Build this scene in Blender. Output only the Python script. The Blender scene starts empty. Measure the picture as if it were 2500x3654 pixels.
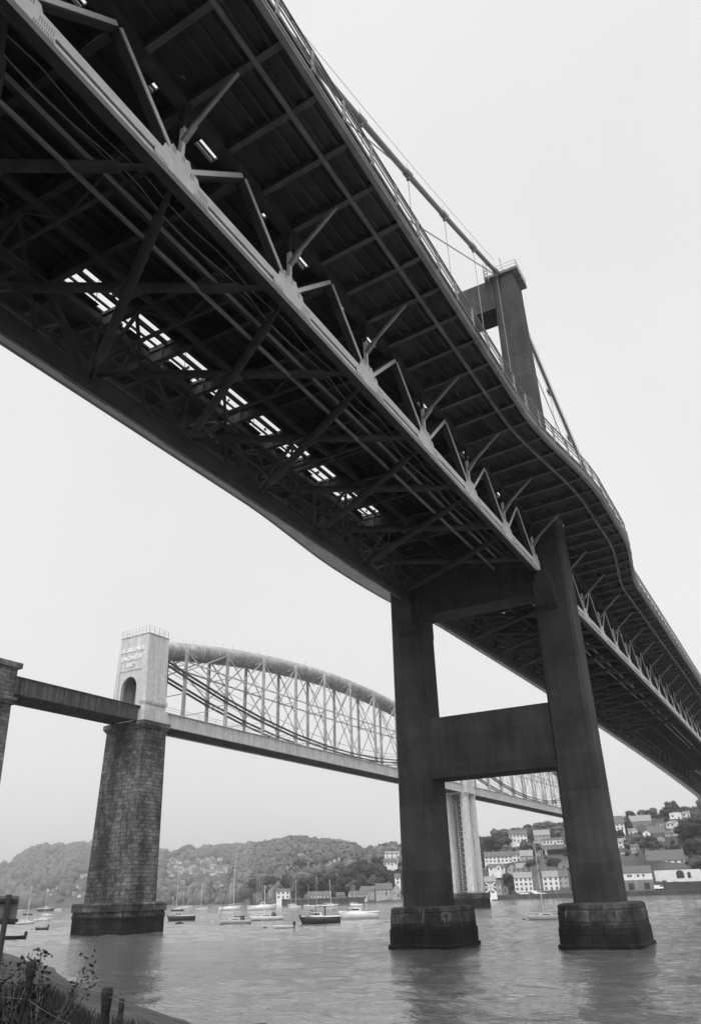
import bpy, math, random
from mathutils import Vector, Matrix
random.seed(7)
S = bpy.context.scene
# ------------------------------------------------------------------ camera
FP, PITCH, ROLL, YAW, EYE = 2704.7, 0.4686, -0.0316, 0.4976, 4.219     # focal length in px of the 2500x3654 photograph
WATER = -0.22
fw = Vector((math.cos(PITCH)*math.cos(YAW), math.cos(PITCH)*math.sin(YAW), math.sin(PITCH)))
_r = Vector((math.sin(YAW), -math.cos(YAW), 0)); _u = _r.cross(fw)
rt = _r*math.cos(ROLL)+_u*math.sin(ROLL); up = -_r*math.sin(ROLL)+_u*math.cos(ROLL)
cd = bpy.data.cameras.new('camera'); cam = bpy.data.objects.new('camera', cd); S.collection.objects.link(cam)
cd.sensor_fit = 'VERTICAL'; cd.sensor_height = 36; cd.lens = FP/3654*36; cd.clip_start = .1; cd.clip_end = 12000
cam.matrix_world = Matrix(((rt.x, up.x, -fw.x, 0), (rt.y, up.y, -fw.y, 0), (rt.z, up.z, -fw.z, EYE), (0, 0, 0, 1)))
cd.dof.use_dof = True; cd.dof.focus_distance = 90; cd.dof.aperture_fstop = 3.5
S.camera = cam
# ------------------------------------------------------------------ sky, sun, exposure
SUN_EL, SUN_AZ = math.radians(55), math.radians(-168)      # azimuth from +X towards +Y
w = bpy.data.worlds.new("World"); S.world = w; w.use_nodes = True
nt = w.node_tree; nt.nodes.clear()
sky = nt.nodes.new('ShaderNodeTexSky'); sky.sky_type = 'NISHITA'; sky.sun_disc = False
sky.sun_elevation = SUN_EL; sky.sun_rotation = math.pi/2-SUN_AZ; sky.dust_density = 6; sky.air_density = 1.5
bw = nt.nodes.new('ShaderNodeRGBToBW'); nt.links.new(sky.outputs[0], bw.inputs[0])
ma = nt.nodes.new('ShaderNodeMath'); ma.operation = 'MULTIPLY_ADD'; ma.inputs[1].default_value = .06; ma.inputs[2].default_value = 7.75
nt.links.new(bw.outputs[0], ma.inputs[0])
mn = nt.nodes.new('ShaderNodeMath'); mn.operation = 'MINIMUM'; mn.inputs[1].default_value = 8.15; nt.links.new(ma.outputs[0], mn.inputs[0])
# extra sky glow round the sun behind the camera, added to lift front faces
wtc = nt.nodes.new('ShaderNodeTexCoord'); dt = nt.nodes.new('ShaderNodeVectorMath'); dt.operation = 'DOT_PRODUCT'; nt.links.new(wtc.outputs['Generated'], dt.inputs[0])
dt.inputs[1].default_value = (math.cos(SUN_EL)*math.cos(SUN_AZ), math.cos(SUN_EL)*math.sin(SUN_AZ), math.sin(SUN_EL))
gl = nt.nodes.new('ShaderNodeMapRange'); gl.inputs[1].default_value = .52; gl.inputs[2].default_value = 1; gl.inputs[3].default_value = 1; gl.inputs[4].default_value = 3.6; nt.links.new(dt.outputs['Value'], gl.inputs[0])
gm = nt.nodes.new('ShaderNodeMath'); gm.operation = 'MULTIPLY'; nt.links.new(mn.outputs[0], gm.inputs[0]); nt.links.new(gl.outputs[0], gm.inputs[1])
cn = nt.nodes.new('ShaderNodeTexNoise'); cn.inputs['Scale'].default_value = 2.2; cn.inputs['Detail'].default_value = 5; nt.links.new(wtc.outputs['Generated'], cn.inputs[0])
cm = nt.nodes.new('ShaderNodeMapRange'); cm.inputs[1].default_value = .3; cm.inputs[2].default_value = .7; cm.inputs[3].default_value = .955; cm.inputs[4].default_value = 1.045; nt.links.new(cn.outputs[0], cm.inputs[0])
g2 = nt.nodes.new('ShaderNodeMath'); g2.operation = 'MULTIPLY'; nt.links.new(gm.outputs[0], g2.inputs[0]); nt.links.new(cm.outputs[0], g2.inputs[1])
bg = nt.nodes.new('ShaderNodeBackground'); bg.inputs[1].default_value = .1; nt.links.new(g2.outputs[0], bg.inputs[0])
wo = nt.nodes.new('ShaderNodeOutputWorld'); nt.links.new(bg.outputs[0], wo.inputs[0])
sl = bpy.data.lights.new('sun', 'SUN'); sl.energy = 1.5; sl.angle = math.radians(14); sl.color = (1, 1, 1)
so = bpy.data.objects.new('sun', sl); S.collection.objects.link(so)
sd = Vector((math.cos(SUN_EL)*math.cos(SUN_AZ), math.cos(SUN_EL)*math.sin(SUN_AZ), math.sin(SUN_EL)))
so.rotation_euler = (-sd).to_track_quat('-Z', 'Y').to_euler()
S.view_settings.view_transform = 'Standard'; S.view_settings.look = 'None'; S.view_settings.exposure = .1; S.view_settings.gamma = 1
S.render.engine = 'CYCLES'; S.cycles.max_bounces = 6; S.cycles.diffuse_bounces = 3; S.cycles.volume_bounces = 2
S.render.resolution_x = 700; S.render.resolution_y = 1024

# ------------------------------------------------------------------ helpers
C = S.collection
def ray(px, py): return (fw*FP+rt*(px-1250)-up*(py-1827)).normalized()
def on_plane(px, py, ax, v):
    d = ray(px, py); t = (v-(EYE if ax == 2 else 0))/d[ax]; return Vector((0, 0, EYE))+d*t
def at(px, py, D):                       # the point seen at a photograph pixel, D metres away along the ground
    d = ray(px, py); return Vector((0, 0, EYE))+d*(D/math.hypot(d.x, d.y))
def toPx(p):
    d = Vector(p)-Vector((0, 0, EYE)); z = d.dot(fw); return 1250+FP*d.dot(rt)/z, 1827-FP*d.dot(up)/z
class MB:
    def __init__(s): s.v = []; s.f = []
    def add(s, vs, fs):
        n = len(s.v); s.v += [tuple(v) for v in vs]; s.f += [tuple(i+n for i in f) for f in fs]; return s
    def box(s, x0, x1, y0, y1, z0, z1):
        return s.add([(x, y, z) for x in (x0, x1) for y in (y0, y1) for z in (z0, z1)],
            [(0, 1, 3, 2), (4, 6, 7, 5), (0, 4, 5, 1), (2, 3, 7, 6), (0, 2, 6, 4), (1, 5, 7, 3)])
    def frustum(s, b, t, z0, z1):        # b, t: (x0,x1,y0,y1)
        vs = [(b[0], b[2], z0), (b[1], b[2], z0), (b[1], b[3], z0), (b[0], b[3], z0), (t[0], t[2], z1), (t[1], t[2], z1), (t[1], t[3], z1), (t[0], t[3], z1)]
        return s.add(vs, [(3, 2, 1, 0), (4, 5, 6, 7), (0, 1, 5, 4), (1, 2, 6, 5), (2, 3, 7, 6), (3, 0, 4, 7)])
    def bar(s, p, q, a, b, upv=(0, 0, 1)):   # a across, b along the up side
        p = Vector(p); q = Vector(q); d = (q-p).normalized(); u = Vector(upv)
        x = d.cross(u)
        if x.length < 1e-4: x = d.cross(Vector((0, 1, 0)))
        x.normalize(); u = x.cross(d); vs = []
        for c in (p, q):
            for i, j in ((-1, -1), (1, -1), (1, 1), (-1, 1)): vs.append(c+x*(i*a/2)+u*(j*b/2))
        return s.add(vs, [(3, 2, 1, 0), (4, 5, 6, 7), (0, 1, 5, 4), (1, 2, 6, 5), (2, 3, 7, 6), (3, 0, 4, 7)])
    def tube(s, pts, r, n=8, cap=True, flat=1):
        pts = [Vector(p) for p in pts]; rs = r if isinstance(r, (list, tuple)) else [r]*len(pts)
        rings = []
        for i, p in enumerate(pts):
            d = (pts[min(i+1, len(pts)-1)]-pts[max(i-1, 0)]).normalized()
            x = d.cross(Vector((0, 0, 1)))
            if x.length < 1e-3: x = Vector((0, 1, 0)) if abs(d.y) < .9 else Vector((1, 0, 0))
            x.normalize(); u = x.cross(d)
            rings.append([p+x*(math.cos(2*math.pi*k/n)*rs[i])+u*(math.sin(2*math.pi*k/n)*rs[i]*flat) for k in range(n)])
        vs = [v for ring in rings for v in ring]; fs = []
        for i in range(len(pts)-1):
            for k in range(n): fs.append((i*n+k, i*n+(k+1) % n, (i+1)*n+(k+1) % n, (i+1)*n+k))
        if cap: fs.append(tuple(range(n))[::-1]); fs.append(tuple((len(pts)-1)*n+k for k in range(n)))
        return s.add(vs, fs)
    def prism(s, poly, axis, a, b):      # poly of 2-D points extruded along axis from a to b
        def P(q, t): return {0: (t, q[0], q[1]), 1: (q[0], t, q[1]), 2: (q[0], q[1], t)}[axis]
        n = len(poly); vs = [P(q, a) for q in poly]+[P(q, b) for q in poly]
        return s.add(vs, [tuple(range(n))[::-1], tuple(range(n, 2*n))]+[(i, (i+1) % n, (i+1) % n+n, i+n) for i in range(n)])
    def sweep(s, path, prof):            # prof: closed list of offsets as functions of the path point -> list of 3-D points
        rings = [prof(p) for p in path]; n = len(rings[0]); vs = [v for r in rings for v in r]; fs = []
        for i in range(len(rings)-1):
            for k in range(n): fs.append((i*n+k, i*n+(k+1) % n, (i+1)*n+(k+1) % n, (i+1)*n+k))
        fs.append(tuple(range(n))[::-1]); fs.append(tuple((len(rings)-1)*n+k for k in range(n)))
        return s.add(vs, fs)
    def xf(s, M): s.v = [tuple(M @ Vector(v)) for v in s.v]; return s
    def build(s, name, mat, parent=None, smooth=False, **props):
        me = bpy.data.meshes.new(name); me.from_pydata(s.v, [], s.f); me.update()
        import bmesh
        bm = bmesh.new(); bm.from_mesh(me); bmesh.ops.recalc_face_normals(bm, faces=bm.faces); bm.to_mesh(me); bm.free()
        if smooth:
            for p in me.polygons: p.use_smooth = True
        for m in (mat if isinstance(mat, (list, tuple)) else [mat]): me.materials.append(m)
        o = bpy.data.objects.new(name, me); C.objects.link(o)
        if parent is not None: o.parent = parent
        for k, v in props.items(): o[k] = v
        return o
def empty(name, loc=(0, 0, 0), rz=0, label=None, category=None, group=None, parent=None):
    o = bpy.data.objects.new(name, None); C.objects.link(o); o.location = loc; o.rotation_euler = (0, 0, rz); o.empty_display_size = .5
    if parent is not None: o.parent = parent
    if label: o['label'] = label
    if category: o['category'] = category
    if group: o['group'] = group
    return o
def tag(o, label, cat, group=None):
    o['label'] = label; o['category'] = cat
    if group: o['group'] = group
    return o
def ico(sub, seed, lumps=.25):
    import bmesh
    bm = bmesh.new(); bmesh.ops.create_icosphere(bm, subdivisions=sub, radius=1); rng = random.Random(seed)
    ds = [(Vector((rng.gauss(0, 1), rng.gauss(0, 1), rng.gauss(0, 1))).normalized(), rng.uniform(.3, 1)) for _ in range(9)]
    vs = []
    for v in bm.verts:
        k = 1+lumps*sum(a*max(0, v.co.dot(d))**6 for d, a in ds)-lumps*.5+rng.uniform(-.05, .05)
        vs.append(v.co*k)
    fs = [tuple(v.index for v in f.verts) for f in bm.faces]; bm.free(); return vs, fs

# ------------------------------------------------------------------ materials (the photograph is black and white: every colour is a grey)
def mat(name, g, var=.25, scale=1.0, rough=.75, bump=.0, bscale=8, metal=0, streak=0, coord='Object', spec=.3, stretch=None, mid=.5):
    m = bpy.data.materials.new(name); m.use_nodes = True; t = m.node_tree; b = t.nodes['Principled BSDF']
    b.inputs['Roughness'].default_value = rough; b.inputs['Metallic'].default_value = metal; b.inputs['Specular IOR Level'].default_value = spec
    tc = t.nodes.new('ShaderNodeTexCoord'); mp = t.nodes.new('ShaderNodeMapping'); t.links.new(tc.outputs[coord], mp.inputs[0])
    if stretch: mp.inputs['Scale'].default_value = stretch
    n = t.nodes.new('ShaderNodeTexNoise'); n.inputs['Scale'].default_value = scale; n.inputs['Detail'].default_value = 6; n.inputs['Roughness'].default_value = .65
    t.links.new(mp.outputs[0], n.inputs[0])
    cr = t.nodes.new('ShaderNodeValToRGB'); lo, hi = g*(1-var), g*(1+var)
    cr.color_ramp.elements[0].color = (lo, lo, lo, 1); cr.color_ramp.elements[1].color = (hi, hi, hi, 1)
    cr.color_ramp.elements[0].position = mid-.17; cr.color_ramp.elements[1].position = mid+.17
    t.links.new(n.outputs[0], cr.inputs[0]); out = cr.outputs[0]
    if streak:                            # rain and rust streaks running down
        mp2 = t.nodes.new('ShaderNodeMapping'); mp2.inputs['Scale'].default_value = (1.3, 1.3, .06); t.links.new(tc.outputs[coord], mp2.inputs[0])
        n2 = t.nodes.new('ShaderNodeTexNoise'); n2.inputs['Scale'].default_value = 1.6; n2.inputs['Detail'].default_value = 8; t.links.new(mp2.outputs[0], n2.inputs[0])
        c2 = t.nodes.new('ShaderNodeValToRGB'); c2.color_ramp.elements[0].position = .42; c2.color_ramp.elements[1].position = .62
        k = 1-streak; c2.color_ramp.elements[0].color = (k, k, k, 1)
        t.links.new(n2.outputs[0], c2.inputs[0])
        mx = t.nodes.new('ShaderNodeMix'); mx.data_type = 'RGBA'; mx.blend_type = 'MULTIPLY'; mx.inputs[0].default_value = 1
        t.links.new(out, mx.inputs[6]); t.links.new(c2.outputs[0], mx.inputs[7]); out = mx.outputs[2]
    t.links.new(out, b.inputs['Base Color'])
    if bump:
        n3 = t.nodes.new('ShaderNodeTexNoise'); n3.inputs['Scale'].default_value = bscale; n3.inputs['Detail'].default_value = 5; t.links.new(mp.outputs[0], n3.inputs[0])
        bp = t.nodes.new('ShaderNodeBump'); bp.inputs['Strength'].default_value = bump; bp.inputs['Distance'].default_value = .1
        t.links.new(n3.outputs[0], bp.inputs['Height']); t.links.new(bp.outputs[0], b.inputs['Normal'])
    return m
def lifts(m, pitch):
    t = m.node_tree; b = t.nodes['Principled BSDF']; base = b.inputs['Base Color'].links[0].from_socket
    tc = t.nodes.new('ShaderNodeTexCoord'); sx = t.nodes.new('ShaderNodeSeparateXYZ'); t.links.new(tc.outputs['Object'], sx.inputs[0])
    q = t.nodes.new('ShaderNodeMath'); q.operation = 'DIVIDE'; q.inputs[1].default_value = pitch; t.links.new(sx.outputs[2], q.inputs[0])
    fr_ = t.nodes.new('ShaderNodeMath'); fr_.operation = 'FRACT'; t.links.new(q.outputs[0], fr_.inputs[0])
    ln = t.nodes.new('ShaderNodeMapRange'); ln.inputs[1].default_value = .0; ln.inputs[2].default_value = .035; ln.inputs[3].default_value = .62; ln.inputs[4].default_value = 1; t.links.new(fr_.outputs[0], ln.inputs[0])
    fl = t.nodes.new('ShaderNodeMath'); fl.operation = 'FLOOR'; t.links.new(q.outputs[0], fl.inputs[0]); wn = t.nodes.new('ShaderNodeTexWhiteNoise'); wn.noise_dimensions = '1D'; t.links.new(fl.outputs[0], wn.inputs['W'])
    wr = t.nodes.new('ShaderNodeMapRange'); wr.inputs[3].default_value = .84; wr.inputs[4].default_value = 1.16; t.links.new(wn.outputs[0], wr.inputs[0])
    mm = t.nodes.new('ShaderNodeMath'); mm.operation = 'MULTIPLY'; t.links.new(ln.outputs[0], mm.inputs[0]); t.links.new(wr.outputs[0], mm.inputs[1])
    mx = t.nodes.new('ShaderNodeMix'); mx.data_type = 'RGBA'; mx.blend_type = 'MULTIPLY'; mx.inputs[0].default_value = 1; t.links.new(base, mx.inputs[6]); t.links.new(mm.outputs[0], mx.inputs[7]); t.links.new(mx.outputs[2], b.inputs['Base Color'])
def brickmat(name, g, mortar, bw_, rh, var=.5, bumpd=.08, tide=None, scale=1.0):
    m = mat(name, g, .55, 1.1, .9); t = m.node_tree; b = t.nodes['Principled BSDF']
    base = b.inputs['Base Color'].links[0].from_socket
    tc = t.nodes.new('ShaderNodeTexCoord'); sx = t.nodes.new('ShaderNodeSeparateXYZ'); t.links.new(tc.outputs['Object'], sx.inputs[0])
    a = t.nodes.new('ShaderNodeMath'); a.operation = 'ADD'; t.links.new(sx.outputs[0], a.inputs[0]); t.links.new(sx.outputs[1], a.inputs[1])
    wn = t.nodes.new('ShaderNodeTexNoise'); wn.inputs['Scale'].default_value = .45; wn.inputs['Detail'].default_value = 3; t.links.new(tc.outputs['Object'], wn.inputs[0])
    wz = t.nodes.new('ShaderNodeMath'); wz.operation = 'MULTIPLY_ADD'; wz.inputs[1].default_value = .35; t.links.new(wn.outputs[0], wz.inputs[0]); t.links.new(sx.outputs[2], wz.inputs[2])
    cx = t.nodes.new('ShaderNodeCombineXYZ'); t.links.new(a.outputs[0], cx.inputs[0]); t.links.new(wz.outputs[0], cx.inputs[1])
    br = t.nodes.new('ShaderNodeTexBrick'); t.links.new(cx.outputs[0], br.inputs[0]); br.inputs['Scale'].default_value = scale
    br.inputs['Brick Width'].default_value = bw_; br.inputs['Row Height'].default_value = rh; br.inputs['Mortar Size'].default_value = .045; br.inputs['Mortar Smooth'].default_value = .4
    br.inputs['Color1'].default_value = (1-var,)*3+(1,); br.inputs['Color2'].default_value = (1+var*.6,)*3+(1,); br.inputs['Mortar'].default_value = (mortar,)*3+(1,); br.inputs['Bias'].default_value = 0
    mx = t.nodes.new('ShaderNodeMix'); mx.data_type = 'RGBA'; mx.blend_type = 'MULTIPLY'; mx.inputs[0].default_value = 1
    t.links.new(base, mx.inputs[6]); t.links.new(br.outputs[0], mx.inputs[7]); out = mx.outputs[2]
    ms = t.nodes.new('ShaderNodeMapping'); ms.inputs['Scale'].default_value = (.5, .5, .16); t.links.new(tc.outputs['Object'], ms.inputs[0])
    sn = t.nodes.new('ShaderNodeTexNoise'); sn.inputs['Scale'].default_value = .55; sn.inputs['Detail'].default_value = 7; sn.inputs['Roughness'].default_value = .7; t.links.new(ms.outputs[0], sn.inputs[0])
    sr = t.nodes.new('ShaderNodeMapRange'); sr.inputs[1].default_value = .4; sr.inputs[2].default_value = .6; sr.inputs[3].default_value = .38; sr.inputs[4].default_value = 1.35; t.links.new(sn.outputs[0], sr.inputs[0])
    s2 = t.nodes.new('ShaderNodeMix'); s2.data_type = 'RGBA'; s2.blend_type = 'MULTIPLY'; s2.inputs[0].default_value = 1; t.links.new(out, s2.inputs[6]); t.links.new(sr.outputs[0], s2.inputs[7]); out = s2.outputs[2]
    if tide:                              # wet, weed-covered stone up to the high tide mark, with a ragged edge and light drips below the cap
        n = t.nodes.new('ShaderNodeTexNoise'); n.inputs['Scale'].default_value = 1.2; n.inputs['Detail'].default_value = 4; t.links.new(cx.outputs[0], n.inputs[0])
        z = t.nodes.new('ShaderNodeMath'); z.operation = 'MULTIPLY_ADD'; z.inputs[1].default_value = .9; t.links.new(n.outputs[0], z.inputs[0]); t.links.new(sx.outputs[2], z.inputs[2])
        c = t.nodes.new('ShaderNodeMapRange'); c.inputs[1].default_value = tide+.25; c.inputs[2].default_value = tide+.6; c.inputs[3].default_value = .22; c.inputs[4].default_value = 1
        t.links.new(z.outputs[0], c.inputs[0])
        m2 = t.nodes.new('ShaderNodeMix'); m2.data_type = 'RGBA'; m2.blend_type = 'MULTIPLY'; m2.inputs[0].default_value = 1
        t.links.new(out, m2.inputs[6]); t.links.new(c.outputs[0], m2.inputs[7]); out = m2.outputs[2]
        mp = t.nodes.new('ShaderNodeMapping'); mp.inputs['Scale'].default_value = (2.2, .35, 1); t.links.new(cx.outputs[0], mp.inputs[0])
        n4 = t.nodes.new('ShaderNodeTexNoise'); n4.inputs['Scale'].default_value = 1.5; n4.inputs['Detail'].default_value = 7; t.links.new(mp.outputs[0], n4.inputs[0])
        c4 = t.nodes.new('ShaderNodeMapRange'); c4.inputs[1].default_value = .6; c4.inputs[2].default_value = .72; c4.inputs[3].default_value = 0; c4.inputs[4].default_value = .5
        t.links.new(n4.outputs[0], c4.inputs[0])
        zz = t.nodes.new('ShaderNodeMapRange'); zz.inputs[1].default_value = tide-.4; zz.inputs[2].default_value = tide+.5; t.links.new(sx.outputs[2], zz.inputs[0])
        m4 = t.nodes.new('ShaderNodeMath'); m4.operation = 'MULTIPLY'; t.links.new(c4.outputs[0], m4.inputs[0]); t.links.new(zz.outputs[0], m4.inputs[1])
        m3 = t.nodes.new('ShaderNodeMix'); m3.data_type = 'RGBA'; t.links.new(m4.outputs[0], m3.inputs[0]); t.links.new(out, m3.inputs[6]); m3.inputs[7].default_value = (.38, .38, .38, 1); out = m3.outputs[2]
    t.links.new(out, b.inputs['Base Color'])
    bp = t.nodes.new('ShaderNodeBump'); bp.inputs['Strength'].default_value = 1; bp.inputs['Distance'].default_value = bumpd
    n5 = t.nodes.new('ShaderNodeTexNoise'); n5.inputs['Scale'].default_value = 3; n5.inputs['Detail'].default_value = 6; t.links.new(tc.outputs['Object'], n5.inputs[0])
    h = t.nodes.new('ShaderNodeMath'); h.operation = 'MULTIPLY_ADD'; h.inputs[1].default_value = -1.2; t.links.new(br.outputs['Fac'], h.inputs[0]); t.links.new(n5.outputs[0], h.inputs[2])
    t.links.new(h.outputs[0], bp.inputs['Height']); t.links.new(bp.outputs[0], b.inputs['Normal'])
    return m
M = dict(
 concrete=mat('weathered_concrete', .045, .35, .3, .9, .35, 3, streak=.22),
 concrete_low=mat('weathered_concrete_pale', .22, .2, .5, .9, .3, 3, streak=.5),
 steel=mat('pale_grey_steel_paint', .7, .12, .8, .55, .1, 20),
 steel_d=mat('shade_dark_steel', .042, .35, .9, .75, .1, 10),  # darkened copy of the steel paint, underdeck shade put into the colour
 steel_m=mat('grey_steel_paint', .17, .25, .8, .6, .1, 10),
 soffit=mat('shade_dark_soffit', .03, .35, .5, .8, .1, 6, stretch=(.4, 1, 1)),  # shade of the deck underside put into this dark tone
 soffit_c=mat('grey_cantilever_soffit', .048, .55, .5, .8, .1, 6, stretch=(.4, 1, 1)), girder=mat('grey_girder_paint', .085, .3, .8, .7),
 fascia=mat('grey_deck_edge_paint', .24, .25, .6, .6),
 cable=mat('grey_cable_wrap', .22, .2, 3, .5),
 asphalt=mat('road_asphalt', .05, .2, 2, .95),
 rivet=mat('rivet_dots', .3, .2, 4, .6),
 masonry=brickmat('rough_granite_masonry', .11, .4, 1.45, .62, .3),
 masonry_b=brickmat('tidal_granite_blocks', .08, .3, 1.7, .8, .5, .06, 2.3),
 masonry_t=brickmat('tidal_concrete_blocks', .055, .35, 2.0, .95, .35, .06, 1.6),
 iron=mat('pale_grey_iron_paint', .5, .14, 1.2, .6, .1, 15, streak=.2),
 iron_m=mat('weathered_grey_iron', .48, .25, 1.0, .65, .1, 15, streak=.35),
 iron_tube=mat('stained_tube_plates', .36, .3, .5, .7, .04, 4, streak=.3),
 iron_d=mat('dark_iron', .09, .3, 1.5, .7, streak=.5),
 letter=mat('white_letter_paint', .72, .05, 4, .6),
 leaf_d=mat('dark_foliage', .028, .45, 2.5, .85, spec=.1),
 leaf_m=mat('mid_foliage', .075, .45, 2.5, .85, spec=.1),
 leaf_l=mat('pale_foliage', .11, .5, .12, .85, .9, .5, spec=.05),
 bark=mat('grey_bark', .1, .3, 4, .9),
 grass=mat('rough_grass_bank', .045, .6, 1.2, .95, .6, 6),
 hill=mat('hillside_scrub', .06, .5, .03, .95, .5, .2),
 shore=mat('shingle_beach', .08, .45, 1.5, .95, .5, 10),
 render_w=mat('white_render', .62, .12, .6, .85), render_g=mat('grey_render', .3, .2, .6, .85), stone=mat('grey_house_stone', .17, .3, 1.5, .9),
 slate=mat('slate_roof', .1, .3, 1.5, .8), slate_l=mat('pale_slate_roof', .22, .25, 1.5, .8), pane=mat('dark_window_glass', .03, .2, 2, .25, spec=.5),
 dark=mat('dark_paint', .03, .3, 2, .6), white=mat('white_boat_paint', .6, .08, 1, .35), offw=mat('pale_grey_gel_coat', .45, .15, 1, .4), hull_d=mat('dark_hull_paint', .035, .3, 2, .45),
 canvas=mat('dark_canvas', .04, .3, 3, .9), canvas_l=mat('pale_canvas', .5, .2, 3, .9), mast=mat('pale_spar', .6, .1, 2, .4), rubber=mat('rubber', .03, .2, 3, .8), buoy=mat('pale_buoy', .4, .2, 3, .5),
 quay=mat('weedy_quay_stone', .05, .5, .5, .95, .4, 2), wood=mat('weathered_wood', .022, .35, 6, .9, .5, 20), wire=mat('galvanised_wire', .16, .2, 5, .5), sign=mat('sign_panel_back', .12, .3, 3, .7),
 car=mat('white_car_paint', .75, .03, 1, .25), car_d=mat('dark_car_paint', .06, .05, 1, .25),
)
lifts(M['concrete'], 3.05); lifts(M['concrete_low'], 3.05)
# water
wm = bpy.data.materials.new('river_water'); wm.use_nodes = True; t = wm.node_tree; b = t.nodes['Principled BSDF']
b.inputs['Base Color'].default_value = (.12, .12, .12, 1); b.inputs['Roughness'].default_value = .05; b.inputs['IOR'].default_value = 2.2; b.inputs['Specular IOR Level'].default_value = .5
tc = t.nodes.new('ShaderNodeTexCoord'); prev = None
for (sc, st, dist, rot) in ((1.8, (1, .45, 1), .11, .5), (5, (1, .5, 1), .05, .7)):
    mp = t.nodes.new('ShaderNodeMapping'); mp.inputs['Scale'].default_value = st; mp.inputs['Rotation'].default_value = (0, 0, rot); t.links.new(tc.outputs['Object'], mp.inputs[0])
    n = t.nodes.new('ShaderNodeTexNoise'); n.inputs['Scale'].default_value = sc; n.inputs['Detail'].default_value = 3; n.inputs['Roughness'].default_value = .55; t.links.new(mp.outputs[0], n.inputs[0])
    bp = t.nodes.new('ShaderNodeBump'); bp.inputs['Distance'].default_value = dist; bp.inputs['Strength'].default_value = 1; t.links.new(n.outputs[0], bp.inputs['Height'])
    if prev: t.links.new(prev.outputs[0], bp.inputs['Normal'])
    prev = bp
t.links.new(prev.outputs[0], b.inputs['Normal'])

# ================================================================== SETTING
import numpy as np
def water_mesh():
    rng = np.random.default_rng(4)
    az = np.radians(np.arange(-42, 100, .1)); r = [8.0]
    while r[-1] < 900: r.append(r[-1]*1.0052+.03)
    r = np.array(r); R_, A_ = np.meshgrid(r, az, indexing='ij'); X = R_*np.cos(A_); Y = R_*np.sin(A_)
    step = np.gradient(r)[:, None]*np.ones_like(A_); Z = np.zeros_like(X)
    patch = .75+.35*np.sin(X*.045+Y*.02+1)+.25*np.sin(X*.02-Y*.05)
    for i in range(110):
        lam = 10**rng.uniform(-.4, .85); th = math.radians(200)+rng.normal(0, .75); k = 2*math.pi/lam
        slope = .0175*(1.0 if lam > .9 else .9); amp = slope/k
        fade = np.clip((lam/step-2.2)/2.0, 0, 1); Z += amp*fade*np.sin(k*(X*math.cos(th)+Y*math.sin(th))+rng.uniform(0, 6.28))
    Z *= patch; Z *= np.clip((900-R_)/400, 0, 1)
    n, m = X.shape; co = np.stack([X, Y, Z+WATER], -1).reshape(-1, 3); idx = np.arange(n*m).reshape(n, m)
    q = np.stack([idx[:-1, :-1], idx[1:, :-1], idx[1:, 1:], idx[:-1, 1:]], -1).reshape(-1, 4)
    out = np.array([(-700, -4000, WATER-.25), (6000, -4000, WATER-.25), (6000, 6000, WATER-.25), (-700, 6000, WATER-.25)])
    # far sheet: from 880 m outwards at the same level
    base = len(co); fa = np.radians(np.arange(-60, 121, 3)); far = np.concatenate([np.stack([rr*np.cos(fa), rr*np.sin(fa), np.full_like(fa, WATER-.004)], -1) for rr in (890, 1400, 2500, 5000)])
    co = np.concatenate([co, far, out]); nf = len(fa); fq = [[base+a*nf+b, base+(a+1)*nf+b, base+(a+1)*nf+b+1, base+a*nf+b+1] for a in range(3) for b in range(nf-1)]
    q = np.concatenate([q, np.array(fq), np.array([[len(co)-4, len(co)-3, len(co)-2, len(co)-1]])])
    me = bpy.data.meshes.new('water'); me.vertices.add(len(co)); me.vertices.foreach_set('co', co.ravel()); me.loops.add(q.size); me.loops.foreach_set('vertex_index', q.ravel().astype(np.int32))
    me.polygons.add(len(q)); me.polygons.foreach_set('loop_start', np.arange(0, q.size, 4, dtype=np.int32)); me.polygons.foreach_set('loop_total', np.full(len(q), 4, dtype=np.int32)); me.polygons.foreach_set('use_smooth', np.ones(len(q), dtype=bool)); me.update(calc_edges=True)
    me.materials.append(wm); o = bpy.data.objects.new('water', me); C.objects.link(o); return o
water = water_mesh(); water['kind'] = 'structure'
# ---- near bank (Plymouth side), unseen rise behind the camera added to block light
SH = [(-10, -400), (0, -120), (6, -40), (9.5, -6), (12.6, 0), (28.3, 23), (38, 40), (50, 56), (58, 72), (62, 95), (66, 140), (60, 300), (20, 700)]
def shore_x(y):
    for (x0, y0), (x1, y1) in zip(SH, SH[1:]):
        if y <= y1: k = max(0, min(1, (y-y0)/(y1-y0))); return x0+(x1-x0)*k
    return SH[-1][0]
def near_z(x, y):
    s = (shore_x(y)-x)*.82
    if s < 0: return WATER+s*.35
    if s < 5: z = s*.36
    elif s < 8: z = 1.8+(s-5)*.3
    elif s < 15: z = 2.7+(s-8)*.03
    else: z = 2.9+27*(1-math.exp(-(s-15)/38))
    return WATER+z
def near_ground(x, y):
    return near_z(x, y)+.05*math.sin(x*1.7+y*.9)+.04*math.sin(y*2.3-x)
mb = MB(); ys = [-400, -250, -150, -90, -60, -40, -25, -15, -8, -4]+[i*.75 for i in range(-4, 60)]+[46+i*3 for i in range(0, 20)]+[110, 130, 160, 220, 300, 450, 700]
offs = [-6, -2, -.5, 0, .6, 1.3, 2, 3, 4, 5, 6, 7, 8, 9.5, 11, 13, 16, 20, 26, 35, 50, 70, 100, 150, 250, 420]
vs = []; fs = []
for y in ys:
    for o_ in offs:
        x = shore_x(y)-o_/.82; vs.append((x, y, near_ground(x, y)))
n = len(offs)
for i in range(len(ys)-1):
    for j in range(n-1): fs.append((i*n+j, i*n+j+1, (i+1)*n+j+1, (i+1)*n+j))
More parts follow.
